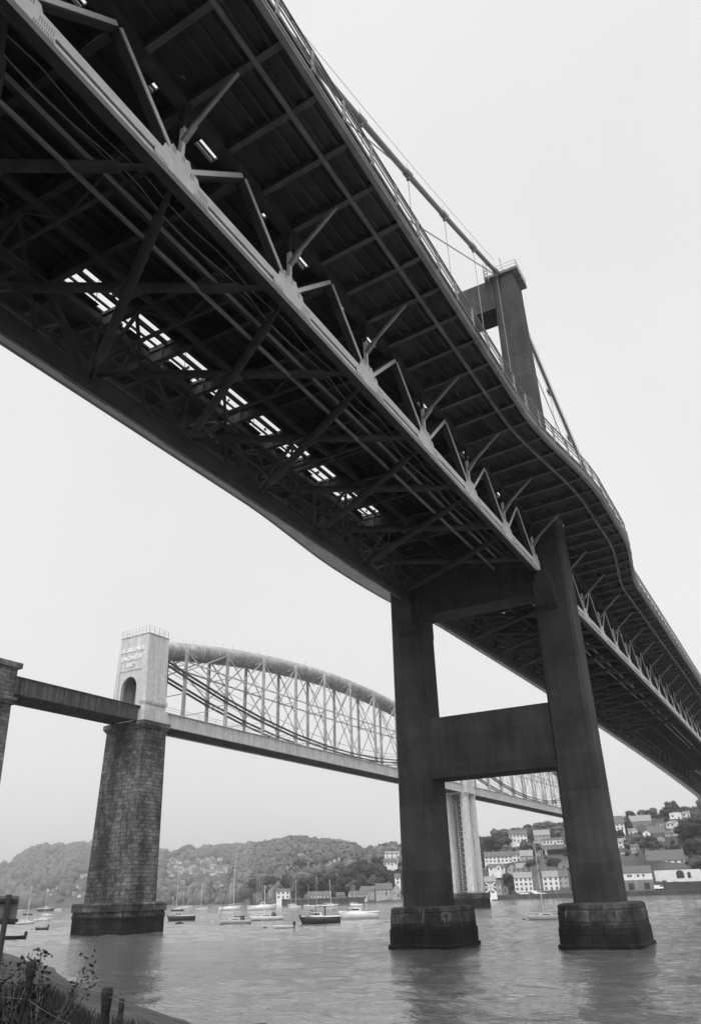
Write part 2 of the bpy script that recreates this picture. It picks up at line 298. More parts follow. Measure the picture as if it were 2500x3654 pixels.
mb.add(vs, fs); o = mb.build('river_bank', M['shore'], smooth=True); o['kind'] = 'structure'
# ---- far shore terrain: knots (photo column, [(distance, photo row of the ground), ...])
def hor(px):
    a = toPx((1e7, 0, 0)); b_ = toPx((0, 1e7, 0)); return a[1]+(px-a[0])*(b_[1]-a[1])/(b_[0]-a[0])
KN = [(-900, [(2130, 3262), (2890, 3150), (3400, 3120)]), (0, [(1655, 3236), (2130, 3160), (2605, 3110), (3400, 3100)]), (100, [(1560, 3236), (2035, 3120), (2510, 3052), (3400, 3050)]),
 (320, [(1370, 3232), (1940, 3110), (2415, 3040), (3400, 3040)]), (600, [(1180, 3229), (1750, 3110), (2320, 3060), (3400, 3050)]), (850, [(990, 3226), (1655, 3120), (2130, 3040), (3400, 3040)]),
 (950, [(700, 3224), (1180, 3150), (1940, 3020), (3400, 3020)]), (1060, [(590, 3222), (700, 3150), (1750, 3010), (3400, 3010)]), (1250, [(560, 3222), (640, 3160), (1180, 3050), (3400, 3040)]),
 (1420, [(545, 3220), (620, 3130), (760, 3070), (2400, 3060)]), (1690, [(520, 3211), (580, 3110), (720, 3020), (2400, 3030)]), (1800, [(512, 3209), (580, 3080), (720, 2985), (2400, 3000)]),
 (1960, [(506, 3205), (570, 3060), (700, 2965), (2400, 2990)]), (2210, [(500, 3199), (560, 3050), (700, 2935), (2400, 2960)]), (2330, [(500, 3194), (560, 3040), (700, 2915), (2400, 2950)]),
 (2450, [(502, 3189), (570, 3030), (690, 2890), (2400, 2930)]), (2700, [(520, 3172), (600, 3020), (700, 2870), (2400, 2900)]), (3600, [(520, 3110), (620, 2950), (800, 2850), (2400, 2850)])]
def zrow(px, row, D): return EYE+(hor(px)-row)/FP*D*1.12/ (1+0.0)
def knot(px):
    for (a, ka), (b_, kb) in zip(KN, KN[1:]):
        if px <= b_ or b_ == KN[-1][0]:
            t_ = max(0, min(1, (px-a)/(b_-a))); t_ = t_*t_*(3-2*t_)
            na, nb = len(ka), len(kb)
            la = ka if na == 4 else [ka[0]]+ka; la = ka if na == 4 else [ka[0], ((ka[0][0]+ka[1][0])/2, (ka[0][1]+ka[1][1])/2)]+ka[1:] if na == 3 else ka
            lb = kb if nb == 4 else [kb[0], ((kb[0][0]+kb[1][0])/2, (kb[0][1]+kb[1][1])/2)]+kb[1:]
            return [(p[0]+(q[0]-p[0])*t_, p[1]+(q[1]-p[1])*t_) for p, q in zip(la, lb)]
def gz(px, D):                           # ground height on the far shore
    k = knot(px)
    if D <= k[0][0]: return WATER-(k[0][0]-D)*.2
    last = WATER+1.2
    pts = [(k[0][0], WATER+.1)]+[(d, at(px, r_, d).z) for d, r_ in k[1:]]
    for (d0, z0), (d1, z1) in zip(pts, pts[1:]):
        if D <= d1:
            t_ = (D-d0)/(d1-d0); t2 = t_*t_*(3-2*t_)*.5+t_*.5; return z0+(z1-z0)*t2
    return pts[-1][1]-(D-pts[-1][0])*.02
def gp(px, D):
    d = ray(px, hor(px)); h = math.hypot(d.x, d.y); return Vector((d.x/h*D, d.y/h*D, gz(px, D)))
mb = MB(); cols = [-900+i*40 for i in range(0, 113)]; vs = []; fs = []
fr = [-.02, 0, .015, .03, .05, .08, .11, .15, .2, .26, .33, .4, .5, .6, .7, .85, 1.05, 1.4]
for px in cols:
    k = knot(px); d0 = k[0][0]; d1 = k[-2][0]
    for f_ in fr: D = d0+(d1-d0)*f_*1.3; vs.append(tuple(gp(px, D)))
n = len(fr)
for i in range(len(cols)-1):
    for j in range(n-1): fs.append((i*n+j, i*n+j+1, (i+1)*n+j+1, (i+1)*n+j))
mb.add(vs, fs); o = mb.build('hills', M['hill'], smooth=True); o['kind'] = 'structure'

# ================================================================== ROAD BRIDGE
T, D_ = 73.35, 3.63; YC = 25.6; YR, YL = 17.98, 33.22; ZB0, ZB1 = 33.42, 34.38; PAN = 9.144; X0 = 17.54
T2 = T+335
XE = 470
def camber(x): return 0 if x < T+3 else 1.9*(1-((x-T-3-165)/165)**2) if x < T+333 else 0
bridge = empty('suspension_bridge', (T, YC, WATER), 0, 'dark road suspension bridge overhead, on two tall concrete towers, its deck seen from below', 'bridge')
def P(o):                                   # parts are modelled in world coordinates: undo the offset of the thing's base
    o.location = (-T, -YC, -WATER); return o
def BP(mb_, name, m, smooth=False, **k): return P(mb_.build(name, m, bridge, smooth, **k))
def sub(mb_, name, m, par, smooth=False, **k): return mb_.build(name, m, par, smooth, **k)
def rbulge(x, c=T+3.5):                      # the cantilever lane swings round the tower
    u = abs(x-c)
    if u < 5: return 1.0
    if u > 25: return 0.0
    t_ = (25-u)/20; return t_*t_*(3-2*t_)
def edgeR(x): return 11.97-1.95*max(rbulge(x), rbulge(x, T2+2))
def edgeL(x): return 40.25+1.15*max(rbulge(x), rbulge(x, T2+2))
def oct_plinth(x0, x1, y0, y1, z0, z1, ch, flare=0):
    def rg(e, z):
        a, b_, c_, d_ = x0-e, x1+e, y0-e, y1+e; k = ch
        pts = []
        for cx_, cy_, a0 in ((b_-k, d_-k, 0), (a+k, d_-k, 90), (a+k, c_+k, 180), (b_-k, c_+k, 270)):
            for s_ in range(5): th = math.radians(a0+s_*22.5); pts.append((cx_+k*math.cos(th), cy_+k*math.sin(th), z))
        return pts
    return rg
def tower(tx, full=True):
    tw = empty('tower', (0, 0, 0), 0); tw.parent = bridge; tw.location = (-T, -YC, -WATER)
    for sgn in (0, 1):
        def Y(y): return y if not sgn else 2*YC-y
        # leg: tapering shaft with chamfered arrises
        def ring(z):
            if z < 33: k = (z-3)/30; o0, o1 = 15.38-.05*k, 19.31-.45*k
            else: k = (z-33)/41; o0, o1 = 15.33+.2*k, 18.86-.5*k
            if sgn: o0, o1 = (15.6+.014*(z-3), 19.58) if z < 40 else (16.1, 19.58-.4*k)
            c = .28; xa, xb = tx, tx+D_
            pts = [(xa+c, o0), (xb-c, o0), (xb, o0+c), (xb, o1-c), (xb-c, o1), (xa+c, o1), (xa, o1-c), (xa, o0+c)]
            return [(x_, Y(y_), z) for x_, y_ in pts]
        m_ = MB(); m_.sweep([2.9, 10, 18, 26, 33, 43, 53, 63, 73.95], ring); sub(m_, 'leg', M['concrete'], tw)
        # stone plinth, three courses stepping out
        rg = oct_plinth(tx-1.9, tx+5.7, min(Y(14.1), Y(20.55)) if not sgn else 30.1, max(Y(14.1), Y(20.55)) if not sgn else 36.45, 0, 0, 1.3)
        m_ = MB(); m_.sweep([(-3, .25), (.05, .25), (.12, .1), (1.3, .1), (1.36, .02), (2.5, 0), (2.55, -.04), (3.0, -.06), (3.13, -.3)], lambda q: rg(q[1], q[0]))
        sub(m_, 'plinth', M['masonry_t'], tw)
        # corbel carrying the end of the stiffening truss
        ya, yb = (16.5, 18.45) if not sgn else (32.15, 33.9)
        for xs, dx in ((tx, -1), (tx+D_, 1)):
            m_ = MB(); m_.prism([(xs, 29.3), (xs+dx*.9, 29.7), (xs+dx*1.2, 30.2), (xs+dx*1.2, 32.2), (xs, 32.2)], 1, ya, yb)
            m_.box(min(xs+dx*.1, xs+dx*1.1), max(xs+dx*.1, xs+dx*1.1), ya+.3, yb-.3, 32.2, 32.9); m_.box(min(xs+dx*.3, xs+dx*.9), max(xs+dx*.3, xs+dx*.9), ya+.5, yb-.5, 32.9, 33.4)
            sub(m_, 'bearing_corbel', M['concrete'], tw)
        # cap slab
        ya, yb = sorted((Y(14.9), Y(19.2)))
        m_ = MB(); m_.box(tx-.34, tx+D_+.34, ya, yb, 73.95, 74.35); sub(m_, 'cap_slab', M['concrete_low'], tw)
        # saddle housing and its rails
        m_ = MB(); ym = Y(17.3); m_.box(tx+.4, tx+3.2, ym-.75, ym+.75, 74.35, 74.75); m_.prism([(tx+.5, 74.75), (tx+3.1, 74.75), (tx+2.4, 75.35), (tx+1.2, 75.35)], 1, ym-.35, ym+.35)
        for q in (.5, 1.1, 2.3, 2.9): m_.box(tx+q, tx+q+.12, ym-.6, ym-.45, 74.75, 75.3); m_.box(tx+q, tx+q+.12, ym+.45, ym+.6, 74.75, 75.3)
        sub(m_, 'cable_saddle', M['steel_m'], tw)
        m_ = MB()
        xa, xb = tx-.3, tx+D_+.3
        for z in (74.85, 75.35):
            m_.bar((xa, ya+.05, z), (xb, ya+.05, z), .04, .04); m_.bar((xa, yb-.05, z), (xb, yb-.05, z), .04, .04); m_.bar((xa, ya, z), (xa, yb, z), .04, .04); m_.bar((xb, ya, z), (xb, yb, z), .04, .04)
        for i in range(5):
            x_ = xa+(xb-xa)*i/4
            for y_ in (ya+.05, yb-.05): m_.bar((x_, y_, 74.35), (x_, y_, 75.38), .04, .04)
        sub(m_, 'railing', M['steel_m'], tw)
        if not sgn:                              # ladder cage and aerials at the inner edge of the cap
            m_ = MB()
            for q in (0, .5): m_.bar((tx-.5, 18.6+q, 73.2), (tx-.5, 18.6+q, 76.2), .05, .05)
            for q in range(9): m_.bar((tx-.5, 18.6, 73.4+q*.33), (tx-.5, 19.1, 73.4+q*.33), .035, .035)
            sub(m_, 'ladder', M['steel_m'], tw); m_ = MB()
            for q in range(4): m_.tube([(tx-.5, 18.6, 74.2+q*.6), (tx-1.0, 18.7, 74.2+q*.6), (tx-1.0, 19, 74.2+q*.6), (tx-.5, 19.1, 74.2+q*.6)], .02, 4)
            m_.bar((tx-1.0, 18.85, 74.2), (tx-1.0, 18.85, 76.0), .03, .03); sub(m_, 'safety_cage', M['steel_m'], tw)
            m_ = MB(); m_.bar((tx+.6, 17, 74.35), (tx+.6, 17, 76.8), .06, .06); m_.bar((tx+.6, 17, 76.6), (tx+.1, 17, 77), .06, .06); sub(m_, 'aerial', M['steel_m'], tw)
    m_ = MB(); m_.box(tx+.12, tx+D_-.12, 19.05, 32.15, 14.42, 20.3); sub(m_, 'crossbeam', M['concrete'], tw, label='lower horizontal concrete crossbeam between the legs')
    m_ = MB(); m_.box(tx+.12, tx+D_-.12, 18.3, 32.9, 69.3, 73.94); sub(m_, 'crossbeam', M['concrete'], tw, label='topmost horizontal concrete crossbeam between the legs')
    m_ = MB(); m_.box(tx+.2, tx+D_-.2, 18.85, 32.35, 31.5, 37.6)
    for i in range(7): m_.box(tx+.02, tx+.2, 20.5+i*1.7, 20.58+i*1.7, 31.55, 37.5)
    m_.box(tx-.05, tx+.2, 18.9, 32.3, 31.3, 31.5); sub(m_, 'crossbeam', M['steel_d'], tw, label='dark crossbeam hidden under the deck')
    return tw
tower(T); tower(T2)
# ---- truss panels
def nodes():
    a = [X0+PAN*i for i in range(-4, 7)]; b_ = [T+10.85+PAN*i-0 for i in range(0, 35)]; return a, b_
nA = [X0+PAN*i for i in range(-4, 7)]
nB = [T+1.75+PAN*i for i in range(1, 36)]
spans = [(nA[0], T-.2, nA, 0), (T+D_+.2, T2-.2, nB, 0)]
def zc(x): return camber(x)
def chord(y, x0, x1, out, first):
    s_ = -1 if out < 0 else 1                       # outer side direction
    xs = [x0]; 
    while xs[-1] < x1-12: xs.append(xs[-1]+9)
    xs.append(x1)
    m_ = MB(); yo, yi = y+s_*.2, y-s_*.55
    def prof(x):
        z = zc(x); q = [(yo, 0), (yo, .2), (yo-s_*.13, .2), (yo-s_*.13, .42), (yo, .42), (yo, .96), (yo-s_*.2, .96), (yo-s_*.2, 0)]
        if first: yo2 = yo-s_*.203; q = [(yo2, .01), (yo2, .93), (yi, .93), (yi, .01)]
        return [(x, a, ZB0+z+b_) for a, b_ in q]
    m_.sweep(xs, prof); return m_
for x0, x1, nn, _ in spans:
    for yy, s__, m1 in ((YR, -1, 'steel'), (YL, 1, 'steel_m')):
        o = BP(chord(yy, x0, x1, s__, 0), 'bottom_chord', M[m1]); sub(chord(yy, x0, x1, s__, 1), 'chord_box', M['steel_d'], o)  # inner box darkened, the chord's shaded side put into its colour
        m_ = MB(); xs = [x0+i*9 for i in range(int((x1-x0)/9))]+[x1]; m_.sweep(xs, lambda x: [(x, yy+s__*a, ZB0+zc(x)+b_) for a, b_ in ((.09, .205), (.12, .205), (.12, .415), (.09, .415))]); sub(m_, 'groove_shade', M['soffit'], o)  # dark strip painting the shade inside the groove
    for y in (YR, YL):
        xs = [x0]
        while xs[-1] < x1-12: xs.append(xs[-1]+9)
        xs.append(x1); m_ = MB(); m_.sweep(xs, lambda x: [(x, y-.35, 38.65+zc(x)), (x, y+.35, 38.65+zc(x)), (x, y+.35, 39.3+zc(x)), (x, y-.35, 39.3+zc(x))]); BP(m_, 'top_chord', M['steel_d'])
def vis(i, k): return True
def rivets(m_, x, z, y, nx, nz, dx, dz, ax=0.0):
    for a in range(nx):
        for b_ in range(nz):
            cx_, cz_ = x+(a-(nx-1)/2)*dx, z+(b_-(nz-1)/2)*dz; m_.add([(cx_+.035*math.cos(t_), y, cz_+.035*math.sin(t_)) for t_ in [k*math.pi/3 for k in range(6)]], [(0, 1, 2, 3, 4, 5)])
cnt = dict(diag=0)
allnodes = [(x, 0) for x in nA]+[(x, 1) for x in nB]
GUS = [(-1.75, -.02), (1.9, -.02), (1.9, .55), (1.25, .75), (1.05, 1.2), (.62, 1.28), (.4, 1.75), (.16, 1.65), (.05, 1.72), (-.25, 1.68), (-.45, 1.62), (-.75, 1.75), (-.95, 1.25), (-1.2, 1.3), (-1.35, .78), (-1.75, .6)]
for ix, (x, sp) in enumerate(allnodes):
    near = x < T+240
    z = zc(x)
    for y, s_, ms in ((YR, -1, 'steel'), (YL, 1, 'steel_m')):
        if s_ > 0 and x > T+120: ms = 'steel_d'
        if not near: continue
        m_ = MB(); yo = y+s_*.2+s_*.012; m_.prism([(x+a, ZB0+z+b_) for a, b_ in GUS], 1, yo, yo+s_*.04)
        g_ = BP(m_, 'gusset_plate', M[ms])
        if s_ < 0 and x < T+20:
            m_ = MB(); yf = yo+s_*.045
            rivets(m_, x-1.35, ZB0+.1, yf, 10, 2, .1, .1); rivets(m_, x+1.35, ZB0+.1, yf, 10, 2, .1, .1); rivets(m_, x+1.45, ZB0+.45, yf, 7, 3, .11, .12)
            rivets(m_, x-.62, ZB0+1.45, yf, 3, 4, .1, .1); rivets(m_, x+.65, ZB0+1.0, yf, 3, 4, .1, .1); rivets(m_, x, ZB0+1.45, yf, 2, 4, .1, .1)
            sub(m_, 'rivets', M['steel_d'], g_, kind='stuff')
        # members: two diagonals and the vertical
        for sg in (-1, 1):
            xt = x+sg*PAN/2
            if (sp == 0 and xt > T-1) or (sp == 1 and (xt < T+D_)): continue
            m_ = MB(); a = Vector((x+sg*.55, y, ZB1+z+.3)); b_ = Vector((xt, y, 38.7+zc(xt)))
            off = Vector((0, s_*.16, 0)); m_.bar(a-off*.6, b_-off*.6, .42, .4); dg = BP(m_, 'truss_diagonal', M['steel_d'])
            m_ = MB(); m_.bar(a+off, a.lerp(b_, .97)+off, .05, .24); sub(m_, 'flange', M[ms if s_ < 0 else 'steel_d'], dg)
        m_ = MB(); m_.bar((x, y+s_*.05, ZB1+z), (x, y+s_*.05, 37.2+z), .22, .22, (1, 0, 0)); tv = BP(m_, 'truss_vertical', M[ms if s_ < 0 else 'steel_d'])
        m_ = MB(); m_.bar((x, y+s_*.04, 37.1+z), (x, y+s_*.04, 38.7+z), .2, .24, (1, 0, 0)); sub(m_, 'upper_post', M['steel_d'], tv)  # upper length darkened, the cantilever's shadow put into its colour
        # cantilever brace
        ye = 14.75 if s_ < 0 else 36.6
        dy = 0
        m_ = MB(); m_.bar((x, y+s_*.22, 36.55+z), (x, ye, 39.05+z), .17, .19); m_.bar((x, y+s_*.1, 36.2+z), (x, y+s_*.75, 36.95+z), .25, .24)
        BP(m_, 'cantilever_brace', M['fascia' if s_ < 0 else 'steel_d'])
# lateral tubes in the bottom plane
for nn in (nA, nB):
    for x, xn in zip(nn, nn[1:]):
        if x > T+110: break
        z = ZB0+.55+zc(x)
        a = Vector((x+.3, YR+.6, z)); b_ = Vector((xn-.3, YL-.6, z)); m_ = MB(); m_.tube([a, a+(b_-a)*.12, a+(b_-a)*.13, a+(b_-a)*.87, a+(b_-a)*.88, b_], [.16, .16, .29, .29, .16, .16], 10); BP(m_, 'lateral_tube', M['steel_d'], True)
        a = Vector((xn-.3, YR+.6, z+.62)); b_ = Vector((x+.3, YL-.6, z+.62)); m_ = MB(); m_.tube([a, a+(b_-a)*.12, a+(b_-a)*.13, a+(b_-a)*.87, a+(b_-a)*.88, b_], [.16, .16, .29, .29, .16, .16], 10)
        o = BP(m_, 'lateral_tube', M['steel_d'], True)
        m_ = MB(); cx_, cy_ = (x+xn)/2, YC; m_.box(cx_-.55, cx_+.55, cy_-.75, cy_+.75, z+.27, z+.35); sub(m_, 'cross_plate', M['girder'], o)
# transverse floor beams (trusses) under the main deck, one at each truss node and mid panel
fb = []
for nn in (nA, nB):
    for x in nn: fb += [x, x+PAN/2]
for x in fb:
    if x > T+230 or abs(x-(T+1.8)) < 2.6: continue
    z = zc(x); node = min(abs(x-a) for a in nA+nB) < .1
    m_ = MB(); zt, zb = 39.5+z, 38.2+z
    m_.box(x-.15, x+.15, YR+.4, YL-.4, zt-.25, zt); m_.box(x-.2, x+.2, YR+.4, YL-.4, zb, zb+.12); m_.box(x-.03, x+.03, YR+.4, YL-.4, zb+.12, zt-.25)
    for i in range(6): m_.box(x-.15, x+.15, 19.6+i*2.4, 19.66+i*2.4, zb+.12, zt-.25)
    o = BP(m_, 'floor_beam', M['steel_d'])
    if node and x < T+120:
        m_ = MB()
        for y0_, y1_ in ((YR+.3, YR+3.8), (YL-.3, YL-3.8)): m_.bar((x, y0_, ZB1+z+.2), (x, y1_, zb+.05), .2, .22)
        m_.bar((x, YR+3.8, zb), (x, YC, ZB1+z+1.2), .12, .12); m_.bar((x, YL-3.8, zb), (x, YC, ZB1+z+1.2), .12, .12)
        m_.bar((x, YR+.5, ZB1+z+1.2), (x, YL-.5, ZB1+z+1.2), .18, .2)
        sub(m_, 'knee_brace', M['steel_d'], o)
# deck slabs
def strip(name, m, ya, yb, z0, z1, x0=-22, x1=XE, step=3, **k):
    m_ = MB(); xs = [x0]
    while xs[-1] < x1-step*1.2: xs.append(xs[-1]+step)
    xs.append(x1)
    fa = ya if callable(ya) else (lambda x: ya); f2 = yb if callable(yb) else (lambda x: yb)
    m_.sweep(xs, lambda x: [(x, fa(x), z0+zc(x)), (x, f2(x), z0+zc(x)), (x, f2(x), z1+zc(x)), (x, fa(x), z1+zc(x))]); return BP(m_, name, m, **k)
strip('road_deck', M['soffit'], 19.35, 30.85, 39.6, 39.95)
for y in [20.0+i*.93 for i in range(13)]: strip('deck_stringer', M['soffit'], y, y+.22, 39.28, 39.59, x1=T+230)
def segstrip(name, m, fa, fb_, z0, z1, gaps, x0=-22, x1=XE, **k):
    cur = x0
    for g0, g1 in gaps:
        strip(name, m, fa, fb_, z0, z1, cur, g0, **k); cur = g1
    strip(name, m, fa, fb_, z0, z1, cur, x1, **k)
tg = [(T-.5, T+D_+.5), (T2-.5, T2+D_+.5)]
segstrip('cantilever_deck', M['soffit'], edgeR, lambda x: 18.55 if not rbulge(x) == 1 else 18.55, 39.52, 39.8, [])if False else None
# near (north) cantilever: the strip that passes outside the leg, then the inner strip broken at the leg
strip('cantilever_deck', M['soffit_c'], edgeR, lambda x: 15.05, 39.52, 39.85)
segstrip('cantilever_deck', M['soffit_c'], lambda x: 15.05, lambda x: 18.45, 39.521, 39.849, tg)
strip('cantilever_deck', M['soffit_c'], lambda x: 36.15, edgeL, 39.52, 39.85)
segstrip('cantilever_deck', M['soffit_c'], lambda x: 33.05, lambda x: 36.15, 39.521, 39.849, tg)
# covered slots beside the main carriageway: gratings interrupted by solid plates
gr = random.Random(12)
for i in range(0, 70):
    x = -18+i*PAN/2+ (X0 % (PAN/2))
    if x > T+60: break
    m_ = MB()
    if 22 < x < 61: 
        if gr.random() < .75: m_.box(x-.2+gr.uniform(-.2, .2), x+.15+gr.uniform(-.1, .5), 30.87, 33.0, 39.55, 39.72)
        else: m_.box(x, x+.1, 30.87, 33, 39.55, 39.6)
        m_.box(x+gr.uniform(0, 2), x+gr.uniform(2, 4.5), 32.5, 33, 39.56, 39.6)
    else: m_.box(x-.4, x+4.3, 30.92, 33.0, 39.55, 39.75)
    for _ in range(4): q = x+gr.uniform(.6, 3.6); w_ = gr.uniform(.04, .22); y_ = gr.choice([31.0, 31.8, 32.3, 32.6]); m_.box(q, q+w_, y_, y_+gr.uniform(.1, .4), 39.5, 39.7)
    BP(m_, 'gap_cover', M['soffit'])
    m_ = MB(); m_.box(x-1.3, x+(1.9 if i % 2 else 2.9), 18.5, 19.34, 39.55, 39.75); BP(m_, 'gap_cover', M['soffit'])
for yy, a0 in ((32.2, 0), (18.75, 0), (19.05, 0)): strip('gap_rail', M['steel_d'], yy, yy+(.16 if yy > 20 else .1), 39.6, 39.72, x1=T+70)
strip('gap_plate', M['soffit'], 32.86, 33.04, 39.56, 39.74)
strip('gap_cover', M['soffit'], 30.9, 33.04, 39.5, 39.58, x0=T+58); strip('gap_cover', M['soffit'], 18.4, 19.4, 39.5, 39.58, x0=T+58)
# cantilever cross girders every third of a panel, ribs between them
k = 0; x = X0-PAN*4
while x < T+235:
    z = zc(x); d_ = min(abs(x-(T+1.8)), abs(x-(T2+1.8)))
    inner = 17.6 if d_ > 2.6 else 15.0
    m_ = MB(); yo = edgeR(x)+.12
    m_.prism([(inner, 38.75+z), (yo+.6, 39.15+z), (yo, 39.3+z), (yo, 39.5+z), (inner, 39.5+z)], 0, x-.03, x+.03); m_.prism([(inner, 38.7+z), (yo+.6, 39.1+z), (yo, 39.25+z), (yo, 39.31+z), (yo+.6, 39.16+z), (inner, 38.76+z)], 0, x-.17, x+.17)
    BP(m_, 'cross_girder', M['girder'])
    inner = 33.6 if d_ > 2.6 else 36.2
    m_ = MB(); yo = edgeL(x)-.12
    m_.prism([(inner, 38.75+z), (yo-.6, 38.95+z), (yo, 39.0+z), (yo, 39.5+z), (inner, 39.5+z)], 0, x-.03, x+.03); m_.prism([(inner, 38.7+z), (yo-.6, 38.9+z), (yo-.6, 38.96+z), (inner, 38.76+z)], 0, x-.17, x+.17)
    BP(m_, 'cross_girder', M['girder'])
    x += PAN/3; k += 1
for j in range(6):
    y = 12.75+j*.75
    strip('deck_rib', M['soffit_c'], (lambda x, j=j: edgeR(x)+.75+j*.78*(1 if j < 3 else 1)) if j < 3 else y, (lambda x, j=j: edgeR(x)+.93+j*.78) if j < 3 else y+.18, 39.25, 39.515, x1=T+235)
# longitudinal pipe below the cantilever, following its edge
m_ = MB(); xs = [-22+i*2.5 for i in range(130)]
m_.sweep(xs, lambda x: [(x, edgeR(x)+1.72, 38.92+zc(x)), (x, edgeR(x)+1.94, 38.92+zc(x)), (x, edgeR(x)+1.94, 39.1+zc(x)), (x, edgeR(x)+1.72, 39.1+zc(x))]); BP(m_, 'edge_pipe', M['steel_m'])
m_ = MB(); m_.sweep(xs, lambda x: [(x, edgeL(x)-2.0, 38.9+zc(x)), (x, edgeL(x)-1.75, 38.9+zc(x)), (x, edgeL(x)-1.75, 39.05+zc(x)), (x, edgeL(x)-2.0, 39.05+zc(x))]); BP(m_, 'edge_pipe', M['steel_m'])
# edge beams (channel section with two flanges) and parapet
def edge(fe, s_, m, zlow):
    m_ = MB(); 
    m_.sweep([-22+i*3 for i in range(165)], lambda x: [(x, fe(x)+a*-s_, b_+zc(x)) for a, b_ in ((0, zlow), (.32, zlow), (.32, zlow+.1), (.1, zlow+.1), (.1, 39.75), (.25, 39.75), (.25, 40.0), (0, 40.0), (-.06, 39.9), (0, 39.8), (0, zlow+.35), (-.07, zlow+.3), (-.07, zlow+.2), (0, zlow+.15))])
    return BP(m_, 'edge_beam', m)
edge(edgeR, -1, M['fascia'], 39.0); edge(edgeL, 1, M['fascia'], 38.6)
m_ = MB(); m_.sweep([-22+i*3 for i in range(165)], lambda x: [(x, edgeL(x)-1.8, 38.72+zc(x)), (x, edgeL(x)-.34, 38.6+zc(x)), (x, edgeL(x)-.34, 38.66+zc(x)), (x, edgeL(x)-1.8, 38.78+zc(x))]); BP(m_, 'edge_lit_strip', M['render_w'])  # pale strip, light reaching under the deck edge put into its colour
for fe, s_ in ((edgeR, -1), (edgeL, 1)):
    for zz, th in ((40.55, .06), (40.95, .06), (41.35, .1)):
        if s_ > 0 and zz < 41: continue
        m_ = MB(); m_.sweep([-22+i*3 for i in range(165)], lambda x: [(x, fe(x)+a, zz+b_+zc(x)) for a, b_ in ((0, 0), (th, 0), (th, th), (0, th))]); BP(m_, 'handrail', M['steel_m'])
x = X0-1.0-PAN*2; c_ = 0
while x < T+250 and c_ < 100:
    m_ = MB(); y = edgeR(x); z = zc(x); m_.bar((x, y-.02, 39.85+z), (x, y-.02, 41.2+z), .1, .16); m_.bar((x, y-.02, 41.2+z), (x+.28, y+.1, 41.5+z), .1, .14); m_.bar((x+.3, y+.1, 41.1+z), (x+.3, y+.1, 41.5+z), .08, .12); m_.box(x-.12, x+.12, y-.12, y, 39.5+z, 39.95+z)
    BP(m_, 'parapet_post', M['steel_m']); x += PAN/3; c_ += 1
# inspection gantry rails slung under the truss
for y in (21.35, 29.85):
    for dy, zz, hh, mm, w_ in ((0, 34.85, .18, 'fascia', .13), (.75, 34.2, .25, 'steel_m', .12), (-.5, 35.0, .12, 'steel_d', .1)):
        strip('gantry_rail', M[mm] if y < 25 else M['steel_d'], y+dy, y+dy+w_, zz, zz+hh, x1=T-1.5)
        if mm != 'steel_d': strip('gantry_rail', M[mm] if y < 25 else M['steel_d'], y+dy, y+dy+w_, zz, zz+hh, x0=T+D_+1, x1=T+150)
m_ = MB(); xs = [-20+i*.9 for i in range(104)]; m_.tube([(x, 20.7+.12*math.sin(x*.7), 35.2-.35*abs(math.sin((x-X0)*math.pi/PAN))) for x in xs], .035, 5); BP(m_, 'service_cable', M['steel_m'], True)
m_ = MB(); m_.tube([(x, 20.35+.05*math.sin(x), 35.6-.2*abs(math.sin((x-X0)*math.pi/PAN*1.5))) for x in xs], .025, 5); BP(m_, 'service_cable', M['steel_m'], True)
for yy in (23.2, 27.6): strip('service_pipe', M['steel_d'], yy, yy+.35, 37.4, 37.75, x1=T+200)
gr = random.Random(31)
for x in [a for nn in (nA, nB) for a in nn]:
    if x > T+100: break
    z = zc(x)
    for k_ in range(7):
        xx = x+gr.uniform(0, PAN); y0_ = gr.uniform(30, 36.5); z0_ = gr.uniform(36, 38.5)+z; ln = gr.uniform(.6, 2.4); a = gr.choice([0, .6, 1.57, 2.3, 1.1]); m_ = MB()
        if abs(xx-T-1.8) < 4: continue
        m_.bar((xx, y0_, z0_), (xx+math.cos(a)*ln, y0_+math.sin(a)*ln, max(36+z, z0_+gr.uniform(-.6, .6))), gr.uniform(.12, .3), gr.uniform(.1, .22)); BP(m_, 'bracket_strut', M[gr.choice(['steel_d', 'steel_d', 'girder', 'steel_m'])])
    m_ = MB(); m_.bar((x, YL, ZB1+z+.5), (x+PAN/2, 36.6, 38.6+z), .2, .2); m_.bar((x+PAN, YL, ZB1+z+.5), (x+PAN/2, 36.6, 38.6+z), .2, .2); m_.bar((x, YL-3.5, 38.3+z), (x+PAN/2, YL-.3, ZB1+z+.3), .22, .2)
    if abs(x-T) > 6: BP(m_, 'sway_brace', M['steel_d'])
strip('service_pipe', M['girder'], 34.6, 34.9, 36.6, 36.9, x1=T+150); strip('service_pipe', M['steel_d'], 35.3, 36.4, 36.9, 37.0, x1=T+150); 
